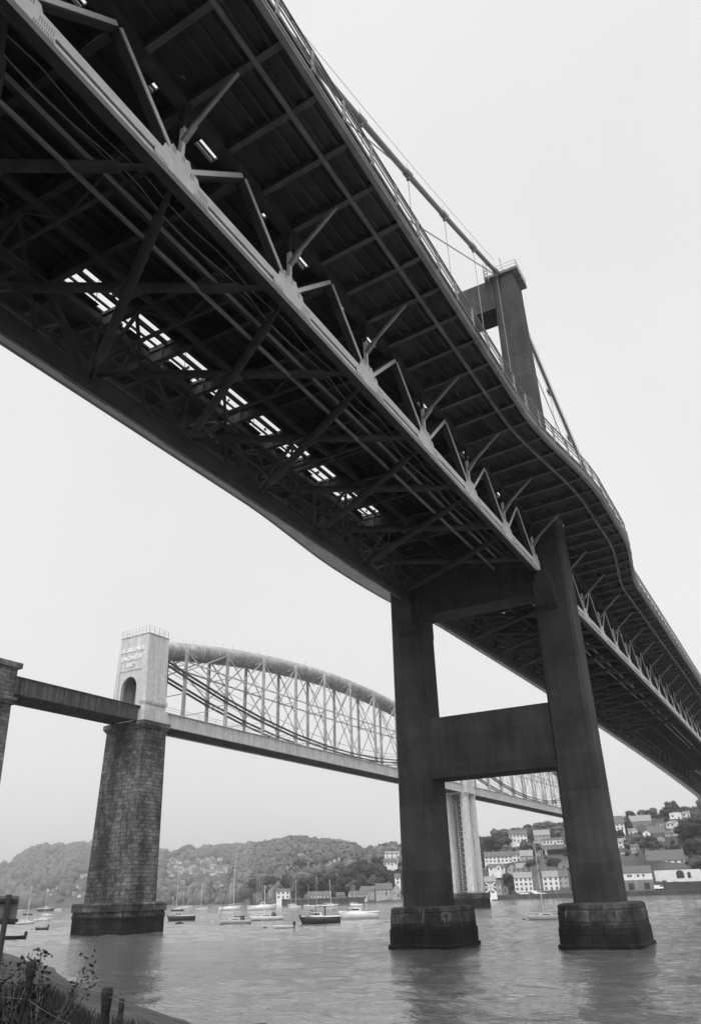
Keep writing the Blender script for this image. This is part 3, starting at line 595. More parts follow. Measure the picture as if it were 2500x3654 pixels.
# main cables: side span and main span
def cz(x):
    if x < T+1.8: s_ = (x-29.2); return 56.9+.355*s_+.00092*s_*s_+ 0*x
    u = x-(T+1.8); return 74.9-.372*u+.372/331.4*u*u
yk = lambda y: y
for y in (17.4, 2*YC-17.4):
    xs = [-22+i*4 for i in range(25)]; xs = [x for x in xs if x < T]+[T+1.8]
    m_ = MB(); m_.tube([(x, y, cz(x) if x < T+1 else 75.3) for x in xs], .26, 10); BP(m_, 'main_cable', M['cable'], True)
    m_ = MB(); xs = [T+1.8+i*6.3 for i in range(54)]; m_.tube([(x, y-.2, cz(x)) for x in xs], .24, 8); BP(m_, 'main_cable', M['cable'], True)
    if y < 25:
        for dy in (-.35, .35):
            m_ = MB(); xs = [-22+i*3 for i in range(32)]; m_.tube([(x, y+dy, cz(x)+1.15) for x in xs if x < T], .018, 4); BP(m_, 'hand_strand', M['steel_d'])
            m_ = MB(); xs = [T+1.8+i*6.3 for i in range(40)]; m_.tube([(x, y+dy, cz(x)+1.15) for x in xs], .02, 4); BP(m_, 'hand_strand', M['steel_d'])
        for i, x in enumerate(nA+nB):
            if x > T+190: break
            if abs(x-T-1.8) < 4 and x < T: pass
            z = cz(x); sl_ = (cz(x+1)-cz(x-1))/2; dv = Vector((1, 0, sl_)).normalized()
            m_ = MB(); p = Vector((x, y, z)); m_.tube([p-dv*.5, p+dv*.5], .36, 8); m_.box(x-.12, x+.12, y-.15, y+.15, z-.75, z-.2); m_.bar((x-.1, y, z), (x-.1, y, z+1.2), .04, .04)
            o = BP(m_, 'cable_clamp', M['cable'])
            if z-1 > 41:
                m_ = MB(); m_.tube([(x, y, 39.4+zc(x)), (x, y, z-.6)], .035, 5); BP(m_, 'hanger', M['cable'])
    else:
        for i, x in enumerate(nA+nB):
            if x > T+120: break
            if cz(x) > 41: m_ = MB(); m_.tube([(x, y, 39.4+zc(x)), (x, y, cz(x)-.3)], .035, 5); BP(m_, 'hanger', M['cable'])
for y in (17.4, 2*YC-17.4):
    for a, b_ in (((4, y, 39.3), (43.6, y, 62.1)), ((16.5, y, 39.4), (72.9, y, 73.6)), ((T+2.8, y, 70.2), (T+81, y, 40.5))):
        m_ = MB(); m_.tube([a, b_], .06, 6); BP(m_, 'stay_cable', M['cable'])
# lamp posts with twin heads standing on the deck
for x, y in ((68, 18.9), (104, 18.9)):
    m_ = MB(); m_.tube([(x, y, 40), (x, y, 52), (x-.4, y+.3, 53)], [.12, .08, .05], 6); m_.box(x-.9, x-.2, y+.1, y+.5, 52.9, 53.1); m_.box(x-.5, x+.2, y-.2, y+.2, 53.3, 53.5)
    tag(m_.build('street_lamp', M['steel_d']), ['slender lamp post on the road bridge, in front of the tower top', 'slender lamp post on the road bridge deck beyond the tower'][x > 80], 'street lamp', 'lamp posts on the road bridge')

# ================================================================== RAILWAY BRIDGE
RX, RY, RA = 103.66, 101.66, -.032; SU = 142.8
rail = empty('railway_bridge', (RX, RY, WATER), RA, 'pale iron railway bridge with arched tube trusses on stone piers, left of the road bridge', 'bridge')
ROFF = -WATER
def RB(mb_, name, m, par=None, smooth=False, **k):
    o = mb_.build(name, m, par or rail, smooth, **k)
    if par is None: o.location = (0, 0, ROFF)
    return o
def rpart(name, u=0):
    e = empty(name); e.parent = rail; e.location = (0, 0, ROFF); return e
GB, GT = 32.95, 35.4
# land pier: stone plinth, battered shaft, cornice, iron portal
pier = rpart('land_pier')
def courses(m_, du, dv, lv):
    for (z0, z1, e0, e1) in lv: m_.frustum((-du-e0, du+e0, -dv-e0, dv+e0), (-du-e1, du+e1, -dv-e1, dv+e1), z0, z1)
m_ = MB(); courses(m_, 4.6, 5.65, [(-3, 2.0, .02, 0), (2.0, 2.65, .08, .08), (2.65, 3.0, .0, .0), (3.0, 4.0, .2, .2), (4.0, 4.3, .25, .1)]); sub(m_, 'plinth', M['masonry_b'], pier)
m_ = MB(); m_.frustum((-3.0, 3.0, -5.1, 5.1), (-2.75, 2.75, -4.6, 4.6), 4.3, 31.6); sub(m_, 'shaft', M['masonry'], pier)
m_ = MB(); 
for z0, z1, e in ((31.6, 31.85, .25), (31.85, 32.1, .42), (32.1, 32.85, .55)): m_.box(-2.75-e, 2.75+e, -4.5-e, 4.5+e, z0, z1)
sub(m_, 'cornice', M['masonry'], pier)
# portal: east and west faces with an arch, solid sides
def portal_face(u0, u1):
    m_ = MB(); arch = []
    zs, r_ = 39.0, 1.95; c_ = .35
    for i in range(13): a = math.pi*i/12; arch.append((c_+r_*math.cos(a), zs+1.25*r_*math.sin(a)*.95))
    zb, zt = 35.4+0, 48.95
    w0, w1 = 4.2, 3.6
    def W(z): return w0+(w1-w0)*(z-35)/(14)
    # jambs and the head built as strips between the arch curve and the outline
    left = [(c_+r_, GB), (W(GB), GB), (W(zs), zs), (c_+r_, zs)]; right = [(c_-r_, GB), (-W(GB), GB), (-W(zs), zs), (c_-r_, zs)]
    for q in (left, right): m_.prism(q, 0, u0, u1)
    zm = zs+1.25*r_*.95+.35
    for (a, b_) in zip(arch, arch[1:]):
        m_.prism([a, b_, (b_[0], zm), (a[0], zm)], 0, u0, u1)
    m_.prism([(c_+r_, zs), (W(zs), zs), (W(zm), zm), (c_+r_, zm)], 0, u0, u1); m_.prism([(c_-r_, zs), (-W(zs), zs), (-W(zm), zm), (c_-r_, zm)], 0, u0, u1)
    m_.prism([(W(zm), zm), (W(zt), zt), (-W(zt), zt), (-W(zm), zm)], 0, u0, u1)
    return m_
m_ = portal_face(-2.6, -1.9); m_.v += []; 
p_ = sub(m_, 'portal_front', M['iron'], pier)
m_ = portal_face(1.9, 2.6); sub(m_, 'portal_back', M['iron'], pier)
m_ = MB()
for s_ in (-1, 1):
    a0, a1 = (4.24, 3.62); m_.add([(u, s_*y, z) for u in (-2.62, 2.62) for y, z in ((a0, GB), (a0-.6, GB), (a1-.6, 48.95), (a1, 48.95))], [(0, 1, 2, 3), (7, 6, 5, 4), (0, 4, 5, 1), (1, 5, 6, 2), (2, 6, 7, 3), (3, 7, 4, 0)])
sub(m_, 'portal_side', M['iron'], pier)
m_ = MB(); m_.box(-2.7, 2.7, -3.72, 3.72, 48.95, 49.1); sub(m_, 'portal_roof', M['iron_m'], pier)
m_ = MB(); m2_ = MB()                      # string course and plinth band, open where the line runs through
for z0, z1, e in ((32.85, 34.9, .3), (36.3, 36.85, .16), (36.0, 36.3, .08)):
    for s_ in (-1, 1):
        ya, yb = sorted((s_*2.9, s_*(4.22+e))); (m_ if s_ < 0 else m2_).box(-2.62-e, 2.62+e, ya, yb, z0, z1)
sub(m_, 'string_course', M['iron'], pier); sub(m2_, 'string_course', M['iron'], pier)
m_ = MB()                                  # raised panel round the arch
m_.box(-2.68, -2.605, -2.45, 3.1, 42.4, 42.6); m_.box(-2.68, -2.605, 3.0, 3.15, 36.9, 42.4); sub(m_, 'arch_moulding', M['iron_m'], pier)
m_ = MB()
for i in range(9): y = -3.5+7*i/8; m_.bar((-2.5, y, 49.1), (-2.5, y, 50.5), .03, .03); m_.bar((2.5, y, 49.1), (2.5, y, 50.5), .03, .03)
for i in range(5): x = -2.5+5*i/4; m_.bar((x, -3.5, 49.1), (x, -3.5, 50.5), .05, .05); m_.bar((x, 3.5, 49.1), (x, 3.5, 50.5), .05, .05)
for z in (49.8, 50.45):
    for s_ in (-1, 1): m_.bar((-2.5, 3.5*s_, z), (2.5, 3.5*s_, z), .02, .02); m_.bar((2.5*s_, -3.5, z), (2.5*s_, 3.5, z), .02, .02)
sub(m_, 'railing', M['steel_m'], pier)
def text(body, size, loc, par):
    c_ = bpy.data.curves.new('t', 'FONT'); c_.body = body; c_.size = size; c_.extrude = .05; c_.align_x = 'CENTER'; c_.align_y = 'CENTER'; c_.space_character = 1.12; c_.offset = .03
    o = bpy.data.objects.new('t', c_); C.objects.link(o); bpy.context.view_layer.update()
    dg = bpy.context.evaluated_depsgraph_get(); me = bpy.data.meshes.new_from_object(o.evaluated_get(dg)); bpy.data.objects.remove(o)
    me.materials.clear(); me.materials.append(M['letter']); q = bpy.data.objects.new('inscription', me); C.objects.link(q); q.parent = par
    q.location = loc; q.rotation_euler = (math.pi/2, 0, -math.pi/2); return q
text('I.K.BRUNEL', 1.1, (-2.66, .25, 46.35), pier); text('ENGINEER', 1.05, (-2.66, .35, 44.75), pier); text('1859', 1.0, (-2.66, .35, 43.45), pier)
# the curved main trusses
def span(u0, near):
    sp = rpart('span'); sp.location = (u0, 0, ROFF)
    L_ = SU
    def arch(u): return 1-((u-L_/2)/(L_/2))**2
    tubez = lambda u: 46.9+7.5*arch(u)      # tube centre
    chz = lambda u: 46.2-9.6*arch(u)        # chains
    us = [2.7+i*(L_-5.4)/40 for i in range(41)]
    m_ = MB(); rings = []
    m_.tube([(u, 0, tubez(u)) for u in us], 2.45, 20, flat=.74); tb = sub(m_, 'tube', M['iron_tube'], sp, True)
    m_ = MB()
    for i in range(1, 34):
        u = L_*i/34; d = Vector((1, 0, (tubez(u+.5)-tubez(u-.5)))).normalized(); p = Vector((u, 0, tubez(u))); m_.tube([p-d*.08, p+d*.08], 2.475, 20, flat=.742, cap=False)
    sub(m_, 'tube_hoop', M['iron_tube'], tb, True)
    m_ = MB()
    for i in range(1, 46):
        u = L_*i/46; 
        m_.bar((u, -.9, tubez(u)+1.6), (u, -.9, tubez(u)+2.8), .022, .022)
    sub(m_, 'hand_post', M['steel_m'], tb)
    vv = [8.9+i*12.5 for i in range(11)]
    for y in (-2.55, 2.55):
        for dz in (.0, -.78):                # double chain, made of parallel flat links
            m_ = MB()
            for q in (-.22, 0, .22):
                m_.sweep([2.6]+vv+[L_-2.6], lambda u: [(u, y+q-.05, chz(u)+dz-.11), (u, y+q+.05, chz(u)+dz-.11), (u, y+q+.05, chz(u)+dz+.11), (u, y+q-.05, chz(u)+dz+.11)])
            for u in vv: m_.box(u-.3, u+.3, y-.36, y+.36, chz(u)+dz-.28, chz(u)+dz+.28)
            sub(m_, 'chain', M['girder'], sp)
        for i, u in enumerate(vv):
            m_ = MB(); zt = tubez(u)-.3 if True else 0
            for q in (-.26, .26): m_.bar((u+q, y, GB+.2), (u+q*.75, y, zt+.2), .1, .5, (0, 1, 0))
            m_.bar((u, y, GB+.2), (u, y, zt+.2), .62, .08, (0, 1, 0)); m_.box(u-.35, u+.35, y-.2, y+.2, zt-.3, zt+.6)
            vo = sub(m_, 'standard', M['iron_m'], sp)
            m_ = MB()
            if i < 10:
                un = vv[i+1]; za, zb_ = tubez(u), tubez(un); zmid = (chz(u)+tubez(u))/2+.0; 
                # diagonal ties crossing each panel, above and below the mid rail
                zl = lambda uu: max(GT+.2, chz(uu)+.3) ; mdz = lambda uu: (tubez(uu)+chz(uu))/2
                m_.bar((u, y, za-.3), (un, y, zl(un)), .12, .24); m_.bar((u, y, zl(u)), (un, y, zb_-.3), .12, .24)
                if chz(u) > GT+1.5: m_.bar((u, y, GT+.2), (un, y, (chz(un)+GT)/2+1), .06, .09)
                m_.bar((u, y, zl(u)+1.2), (un, y, zl(un)+1.2), .07, .12)
                m_.bar((u, y, (za+chz(u))/2), (un, y, (zb_+chz(un))/2), .2, .26)
                m_.bar((u, y, za-.2), (u+3.3, y*.98, tubez(u+3.3)-1.6), .1, .14); m_.bar((un, y, zb_-.2), (un-3.3, y*.98, tubez(un-3.3)-1.6), .1, .14)
                sub(m_, 'diagonal_tie', M['iron_m'], sp)
    for i, u in enumerate(vv):             # bracing across between the two planes
        m_ = MB(); zt, zb_ = tubez(u)-1.2, chz(u)
        zz = (zt+zb_)/2
        m_.bar((u, -2.5, zz), (u, 2.5, zz), .14, .14)
        if zt-GT > 12: m_.bar((u, -2.5, zz), (u, 2.5, zt), .08, .1); m_.bar((u, 2.5, zz), (u, -2.5, zt), .08, .1)
        m_.bar((u, -2.5, zt-.5), (u, 2.5, zz), .08, .1)
        if zb_ > GT+4.5: m_.bar((u, -2.5, GT+4.6), (u, 2.5, GT+4.6), .12, .14)
        sub(m_, 'cross_bracing', M['iron_m'], sp)
    return sp
span(0, True); span(SU, False)
def girder(u0, u1, m, dark, panel=2.55, w_=2.88):
    g_ = rpart('deck_girder')
    for s_ in (-1, 1):
        m_ = MB(); y = s_*w_
        m_.box(u0, u1, min(y, y-s_*.06), max(y, y-s_*.06), GB, GT); m_.box(u0, u1, y-.28, y+.28, GT, GT+.1); m_.box(u0, u1, y-.3, y+.3, GB-.06, GB); pl = sub(m_, 'girder_plate', m, g_)
        m_ = MB(); u = u0+panel
        while u < u1-.5: m_.box(u-.06, u+.06, min(y+s_*.01, y+s_*.2), max(y+s_*.01, y+s_*.2), GB, GT); u += panel
        sub(m_, 'stiffener', m, pl)
        if not dark:
            m_ = MB(); u = u0
            while u < u1: m_.bar((u, y, GT+.1), (u, y, GT+1.1), .06, .06); u += panel*2
            m_.box(u0, u1, y-.03, y+.03, GT+1.05, GT+1.12); m_.box(u0, u1, y-.02, y+.02, GT+.6, GT+.65); sub(m_, 'handrail', M['iron_m'], pl)
    m_ = MB(); m_.box(u0, u1, -w_+.1, w_-.1, GB+.55, GB+.75); u = u0+.6
    while u < u1: m_.box(u-.1, u+.1, -w_+.1, w_-.1, GB+.05, GB+.55); u += 1.25
    sub(m_, 'rail_deck', M['iron_d'], g_)
girder(2.9, SU-3, M['iron'], False); girder(SU+3, 2*SU-3, M['iron'], False); girder(-29.0, -2.62, M['iron_d'], True, 1.65, 2.95)
# central pier: four octagonal iron columns with lattice between, on a stone base
cp = rpart('central_pier'); cp.location = (SU, 0, ROFF)
m_ = MB(); rg = oct_plinth(-5.1, 5.1, -6.0, 6.0, 0, 0, 2.2)
m_.sweep([(-3, .1), (2.6, 0), (2.65, .18), (3.7, .18), (4.0, .05)], lambda q: rg(q[1], q[0])); sub(m_, 'plinth', M['masonry_b'], cp)
for su_ in (-1, 1):
    for sv in (-1, 1):
        m_ = MB(); m_.tube([(su_*2.75, sv*3.0, 4.0), (su_*2.75, sv*3.0, 31.9)], [1.62, 1.5], 8); co = sub(m_, 'column', M['iron'], cp)
        m_ = MB(); m_.tube([(su_*2.75, sv*3.0, 31.9), (su_*2.75, sv*3.0, 32.6)], [1.75, 1.75], 8); m_.tube([(su_*2.75, sv*3.0, 4.0), (su_*2.75, sv*3.0, 4.5)], [1.8, 1.75], 8); sub(m_, 'collar', M['iron_m'], co)
        m_ = MB()
        for i in range(13):
            z = 6+i*2.1
            a = math.radians(22.5+180+ (0 if i % 2 else 0)); 
            m_.box(su_*2.75-1.56, su_*2.75-1.4, sv*3.0-.55+(.5 if i % 2 else 0), sv*3.0-.4+(.5 if i % 2 else 0), z, z+.25)
        sub(m_, 'bolt_hole', M['dark'], co)
for u in (-2.75, 2.75):
    m_ = MB()
    for i in range(18):
        z = 4.4+i*1.55; m_.bar((u, -1.6, z), (u, 1.6, z), .12, .12); m_.bar((u, -1.6, z), (u, 1.6, z+1.55), .09, .09); m_.bar((u, 1.6, z), (u, -1.6, z+1.55), .09, .09)
    m_.bar((u, 0, 4.4), (u, 0, 32), .14, .14); sub(m_, 'lattice', M['iron_m'], cp)
m_ = MB(); m_.box(-1.2, -1.1, -1.0, 1.5, 4.1, 32.4); sub(m_, 'shade_sheet', M['iron_d'], cp)  # dark sheet added behind the lattice to stand for shade between the columns
for v in (-3.0, 3.0):
    m_ = MB()
    for i in range(18):
        z = 4.4+i*1.55; m_.bar((-1.3, v, z), (1.3, v, z), .12, .12); m_.bar((-1.3, v, z), (1.3, v, z+1.55), .09, .09); m_.bar((1.3, v, z), (-1.3, v, z+1.55), .09, .09)
    sub(m_, 'lattice', M['iron_m'], cp)
m_ = MB(); m_.box(-4.4, 4.4, -4.7, 4.7, 32.6, 33.0); 
for sv in (-1, 1): m_.box(-3.0, 3.0, sv*3.6-.75, sv*3.6+.75, 33.0, 48.9)
m_.box(-3, 3, -4.3, 4.3, 43, 48.9); sub(m_, 'portal', M['iron'], cp)
# approach pier at the left edge
ap = rpart('approach_pier'); ap.location = (-33.3, 0, ROFF)
m_ = MB(); m_.frustum((-4.6, 4.6, -5.2, 5.2), (-3.9, 3.9, -4.4, 4.4), -4, 30.8); sub(m_, 'shaft', M['masonry'], ap)
m_ = MB(); m_.box(-4.2, 4.2, -4.7, 4.7, 30.8, 31.3); m_.box(-4.4, 4.4, -4.9, 4.9, 31.3, 31.9); m_.box(-4.0, 3.95, -4.5, 4.5, 31.9, 36.2); m_.box(-4.5, 4.4, -4.95, 4.95, 36.2, 37.0); sub(m_, 'parapet', M['masonry'], ap)
#@@PART2
# ================================================================== VEGETATION
def crown_mesh(seed, kind):
    rng = random.Random(seed); m_ = MB(); lobes = []
    if kind == 'cone':
        for i in range(9): z = .12+i*.1; r = .34*(1-i/9.5); lobes.append((Vector((rng.uniform(-.04, .04), rng.uniform(-.04, .04), z)), r, .12))
    else:
        for i in range(11):
            a = rng.uniform(0, 6.28); q = rng.uniform(.1, .36); z = rng.uniform(.32, .84); lobes.append((Vector((q*math.cos(a), q*math.sin(a), z)), rng.uniform(.16, .28)*(1.15-abs(z-.5)*.7), .8))
        lobes.append((Vector((0, 0, .55)), .36, .9))
    for i, (c, r, fl) in enumerate(lobes):
        vs, fs = ico(2, seed*31+i, .35); m_.add([(c.x+v.x*r*.86, c.y+v.y*r*.86, c.z+v.z*r*.86*(fl if kind != 'cone' else 1)) for v in vs], fs)
    for i in range(620):
        c, r, fl = rng.choice(lobes); d = Vector((rng.gauss(0, 1), rng.gauss(0, 1), rng.gauss(0, 1)+.2)).normalized()
        p = c+Vector((d.x*r, d.y*r, d.z*r*(fl if kind != 'cone' else 1)))*rng.uniform(.86, 1.12); s_ = rng.uniform(.018, .042)
        a = Vector((rng.gauss(0, 1), rng.gauss(0, 1), rng.gauss(0, 1))).normalized(); b_ = a.cross(d)
        if b_.length < .1: continue
        b_.normalize(); m_.add([p-a*s_, p+b_*s_*.8, p+a*s_, p-b_*s_*.8], [(0, 1, 2, 3)])
    return m_
proto = {}
def tree_proto(key, seed, kind, mt):
    root = empty('tree', (0, 0, 0)); t_ = MB(); t_.tube([(0, 0, -.1), (0, 0, .2), (.02, 0, .5)], [.03, .022, .01], 6)
    for a in (0, 2.1, 4.2): t_.tube([(0, 0, .25), (.13*math.cos(a), .13*math.sin(a), .5)], [.014, .006], 5)
    to = t_.build('trunk', M['bark'], root); co = crown_mesh(seed, kind).build('crown', M[mt], root)
    proto[key] = root; root.location = (0, 0, -500); return root
keys = []
for i, (kind, mt) in enumerate([('round', 'leaf_d'), ('round', 'leaf_m'), ('round', 'leaf_l'), ('round', 'leaf_d'), ('round', 'leaf_m'), ('cone', 'leaf_d')]): tree_proto(i, 11+i*5, kind, mt)
used = set()
def tree(pos, h, key, label, group=None, wide=1.0, name='tree'):
    src = proto[key]
    if key not in used: r = src; used.add(key)
    else:
        r = src.copy(); C.objects.link(r)
        for ch in src.children: c_ = ch.copy(); C.objects.link(c_); c_.parent = r
    r.location = pos; r.rotation_euler = (0, 0, random.uniform(0, 6.28)); r.scale = (h*wide, h*wide*random.uniform(.9, 1.1), h)
    tag(r, label, 'tree', group)
    if not group and 'group' in r: del r['group']
    return r
keep = []            # photo boxes that stay clear: (px0, px1, row0, row1, distance)
def blocked(pos, h, wd):
    d = math.hypot(pos.x, pos.y); x, y1 = toPx(pos); _, y0 = toPx(pos+Vector((0, 0, h))); r = wd*h*.45/d*FP*.95
    for a, b_, r0, r1, D in keep:
        if d < D+14 and x+r*.7 > a and x-r*.7 < b_ and y0 < r1-3 and y1 > r0+1: return True
    return False

# ================================================================== HOUSES
def house(px0, px1, row_roof, row_eave, row_base, D, wall='render_w', roof='slate', cols=3, rows=2, label='', group=None, yaw=0, depth=8, gable_front=False, door=True, chim=1, cat='house', name='house', win=True, kp=True):
    pb0, pb1 = at(px0, row_base, D), at(px1, row_base, D)
    W = (pb1-pb0).length; c_ = (pb0+pb1)/2; He = at((px0+px1)/2, row_eave, D).z-c_.z; Hr = at((px0+px1)/2, row_roof, D).z-c_.z
    He = max(2.2, He); Hr = max(He+.6, Hr)
    fx = (pb1-pb0).normalized(); th = math.atan2(fx.y, fx.x)+yaw
    root = empty(name, (c_.x, c_.y, c_.z), th, label, cat, group)           # local x along the facade, local +y away from the camera
    dp = depth
    mk = lambda mb_, n_, m, par=None: mb_.build(n_, m, par or root)
    m_ = MB()
    if gable_front: m_.prism([(-W/2, -4), (W/2, -4), (W/2, He), (0, Hr-.1), (-W/2, He)], 1, 0, dp)
    else: m_.prism([(0, -4), (dp, -4), (dp, He), (dp/2, Hr-.1), (0, He)], 0, -W/2, W/2)
    mk(m_, 'wall', M[wall])
    m_ = MB(); e = .35
    if gable_front:
        for s_ in (-1, 1): m_.prism([(0, Hr), (s_*(W/2+e), He-e*(Hr-He)/(W/2)), (s_*(W/2+e), He-e*(Hr-He)/(W/2)+.22), (0, Hr+.22)], 1, -e, dp+e)
    else:
        for s_ in (-1, 1): m_.prism([(dp/2, Hr), (dp/2+s_*(dp/2+e), He-e*(Hr-He)/(dp/2)), (dp/2+s_*(dp/2+e), He-e*(Hr-He)/(dp/2)+.22), (dp/2, Hr+.22)], 0, -W/2-.2, W/2+.2)
    ro = mk(m_, 'roof', M[roof])
    for i in range(chim):
        x = -W/2+.7+(W-1.4)*(i/(max(1, chim-1)) if chim > 1 else .85); m_ = MB(); y_ = dp/2 if not gable_front else dp*.3; zc_ = Hr if not gable_front else He+(Hr-He)*.5
        m_.box(x-.45, x+.45, y_-.3, y_+.3, zc_-.6, Hr+1.1); m_.box(x-.2, x-.02, y_-.1, y_+.1, Hr+1.1, Hr+1.4); m_.box(x+.05, x+.23, y_-.1, y_+.1, Hr+1.1, Hr+1.4); mk(m_, 'chimney', M['stone'], ro)
    if win:
        for r_ in range(rows):
            zc_ = He*(r_+.58)/rows
            for k_ in range(cols):
                x = -W/2+W*(k_+.5)/cols; ww = min(.62, W/cols*.26)*1.05; wh = min(.75, He/rows*.27)
                if door and r_ == 0 and k_ == cols//2:
                    m_ = MB(); m_.box(x-.5, x+.5, -.06, .05, 0, 2.1); mk(m_, 'door', M['dark']); continue
                m_ = MB(); m_.box(x-ww-.1, x+ww+.1, -.05, .03, zc_-wh-.12, zc_+wh+.08); wo_ = mk(m_, 'window', M['render_w' if wall != 'render_w' else 'offw'])
                m_ = MB(); m_.box(x-ww, x+ww, -.08, -.04, zc_-wh, zc_+wh); mk(m_, 'pane', M['pane'], wo_)
                m_ = MB(); m_.box(x-.04, x+.04, -.1, -.08, zc_-wh, zc_+wh); m_.box(x-ww, x+ww, -.1, -.08, zc_-.03, zc_+.03); mk(m_, 'glazing_bar', M['white'], wo_)
    if kp: keep.append((px0, px1, row_roof, row_base, D))
    return root, W, He, Hr
ZA = lambda x, y: (1680+.2516*x, 2880+.2516*y)
ZB = lambda x, y: (2180+.2013*x, 2850+.2013*y)
ZC = lambda x, y: (1040+.2516*x, 3000+.2516*y)
def hA(Z, x0, x1, yr, ye, yb, D, **k): return house(Z(x0, 0)[0], Z(x1, 0)[0], Z(0, yr)[1], Z(0, ye)[1], Z(0, yb)[1], D, **k)
# Saltash side seen between the legs of the tower
hA(ZA, 545, 800, 325, 385, 505, 645, cols=5, rows=2, label='large white house with tall chimneys highest between the tower legs', chim=3)
hA(ZA, 900, 1130, 318, 395, 500, 625, cols=4, rows=2, wall='render_g', roof='slate_l', label='grey three storey villa on the skyline right of the white one', chim=2)
hA(ZA, 1020, 1310, 440, 465, 545, 600, cols=6, rows=1, label='long low white terrace just above the stone viaduct', chim=2)
hA(ZA, 195, 590, 630, 700, 790, 580, cols=7, rows=2, label='long white terrace of cottages with a dark slate roof, left half', chim=4)
hA(ZA, 595, 700, 625, 668, 778, 579, cols=2, rows=2, label='tall white end house joined to the long white terrace', chim=1)
hA(ZA, 700, 885, 610, 690, 775, 575, cols=3, rows=2, wall='render_g', roof='slate_l', label='grey house with hipped roof at the right end of the white terrace', chim=1)
hA(ZA, 245, 480, 805, 850, 908, 548, cols=3, rows=1, label='low white cottage with a small front gable below the terrace', chim=0)
hA(ZA, 350, 430, 815, 850, 905, 546, cols=1, rows=1, gable_front=True, label='small white gabled porch wing of the low cottage', door=False, chim=0, depth=3, kp=False)
hA(ZA, 515, 640, 800, 870, 925, 547, cols=2, rows=1, gable_front=True, wall='render_g', label='dark gabled cottage right of the white one', chim=0)
hA(ZA, 640, 780, 795, 875, 920, 549, cols=2, rows=1, wall='render_g', roof='slate_l', label='grey cottage with wide roof beside the dark gabled one', chim=1)
hA(ZA, 740, 800, 800, 868, 920, 546, cols=1, rows=1, wall='stone', gable_front=True, label='narrow dark peaked gable right of the grey cottage', chim=0, door=False)
hA(ZA, 985, 1070, 800, 820, 860, 560, cols=1, rows=1, label='tiny white outbuilding among the trees below the viaduct', chim=0, door=False)
hA(ZA, 625, 885, 925, 1000, 1195, 520, cols=4, rows=3, roof='slate_l', label='big three storey pale house with a broad roof on the quay', chim=1, wall='render_w')
hA(ZA, 885, 1020, 925, 1020, 1190, 523, cols=1, rows=1, win=False, wall='stone', gable_front=True, label='dark stone gable wing of the big pale quayside house', chim=0)
hA(ZA, 1030, 1260, 905, 990, 1190, 520, cols=3, rows=3, wall='render_w', roof='slate_l', label='pale house behind the yacht mast, beside the right leg', chim=1)
hA(ZA, 1250, 1400, 900, 980, 1190, 522, cols=2, rows=3, wall='render_g', label='grey quayside house half hidden by the right leg', chim=1)
hA(ZA, 445, 520, 1110, 1150, 1210, 515, cols=1, rows=1, wall='stone', gable_front=True, label='small stone shed right of the painted pub', chim=0)
# public house with its front painted as a large flag
pub, W, He, Hr = hA(ZA, 205, 365, 985, 1055, 1225, 512, cols=2, rows=2, win=False, roof='slate_l', wall='render_w', label='pub with a dark and white flag pattern painted over its front', chim=1, cat='pub', name='public_house')
m_ = MB(); y_ = -.04; h0, h1 = .4, He-.15; hw = W/2-.1
def panel(poly): m_.prism(poly, 1, y_-.03, y_)
mx, mz = 0, (h0+h1)/2
for sx_ in (-1, 1):
    for sz_ in (-1, 1):
        for off_ in (0, 1):
            a = (sx_*hw*.16, mz+sz_*(h1-h0)*.1+sz_*(h1-h0)*.26*off_*.9); ex = sx_*hw
            if off_: panel([(sx_*hw*.16, mz+sz_*(h1-h0)*.22), (sx_*hw*.72, mz+sz_*(h1-h0)*.5), (sx_*hw*.16, mz+sz_*(h1-h0)*.5)])
            else: panel([(sx_*hw*.36, mz+sz_*(h1-h0)*.1), (sx_*hw, mz+sz_*(h1-h0)*.42), (sx_*hw, mz+sz_*(h1-h0)*.1)])
m_.build('painted_flag', M['dark'], pub)
m_ = MB(); m_.box(-hw, hw, y_-.03, y_, mz-.25, mz+.25); m_.box(-.3, .3, y_-.033, y_-.001, h0, h1); m_.build('painted_cross', M['render_g'], pub)
hA(ZA, 365, 440, 1030, 1060, 1240, 514, cols=1, rows=2, wall='render_g', label='plain grey side block of the painted pub', chim=0, door=False, yaw=.3)
# railway viaduct on the far side, behind the right leg
vd = at(*ZA(1190, 700), 585); vx = (at(*ZA(1290, 640), 585)-at(*ZA(1060, 640), 585)).normalized()
vr = empty('viaduct', (vd.x, vd.y, vd.z), math.atan2(vx.y, vx.x), 'dark railway viaduct with square stone piers behind the yacht mast', 'viaduct')
z1 = at(*ZA(1190, 530), 585).z-vd.z; z0 = at(*ZA(1190, 590), 585).z-vd.z
m_ = MB(); m_.box(-12, 16, 0, 4, z0, z1-.6); m_.box(-12, 16, -.2, .1, z1-.6, z1); m_.build('deck', M['stone'], vr)
for x in (-5.8, 7.5): m_ = MB(); m_.frustum((x-1.1, x+1.1, .2, 3.8), (x-.8, x+.8, .4, 3.6), -6, z0); m_.build('pier', M['render_g'], vr)
m_ = MB(); m_.box(-16, 18, 5.5, 6.5, -6, z0); m_.build('retaining_wall', M['quay'], vr)
keep.append((ZA(1100, 0)[0], ZA(1290, 0)[0], ZA(0, 520)[1], ZA(0, 740)[1], 585))
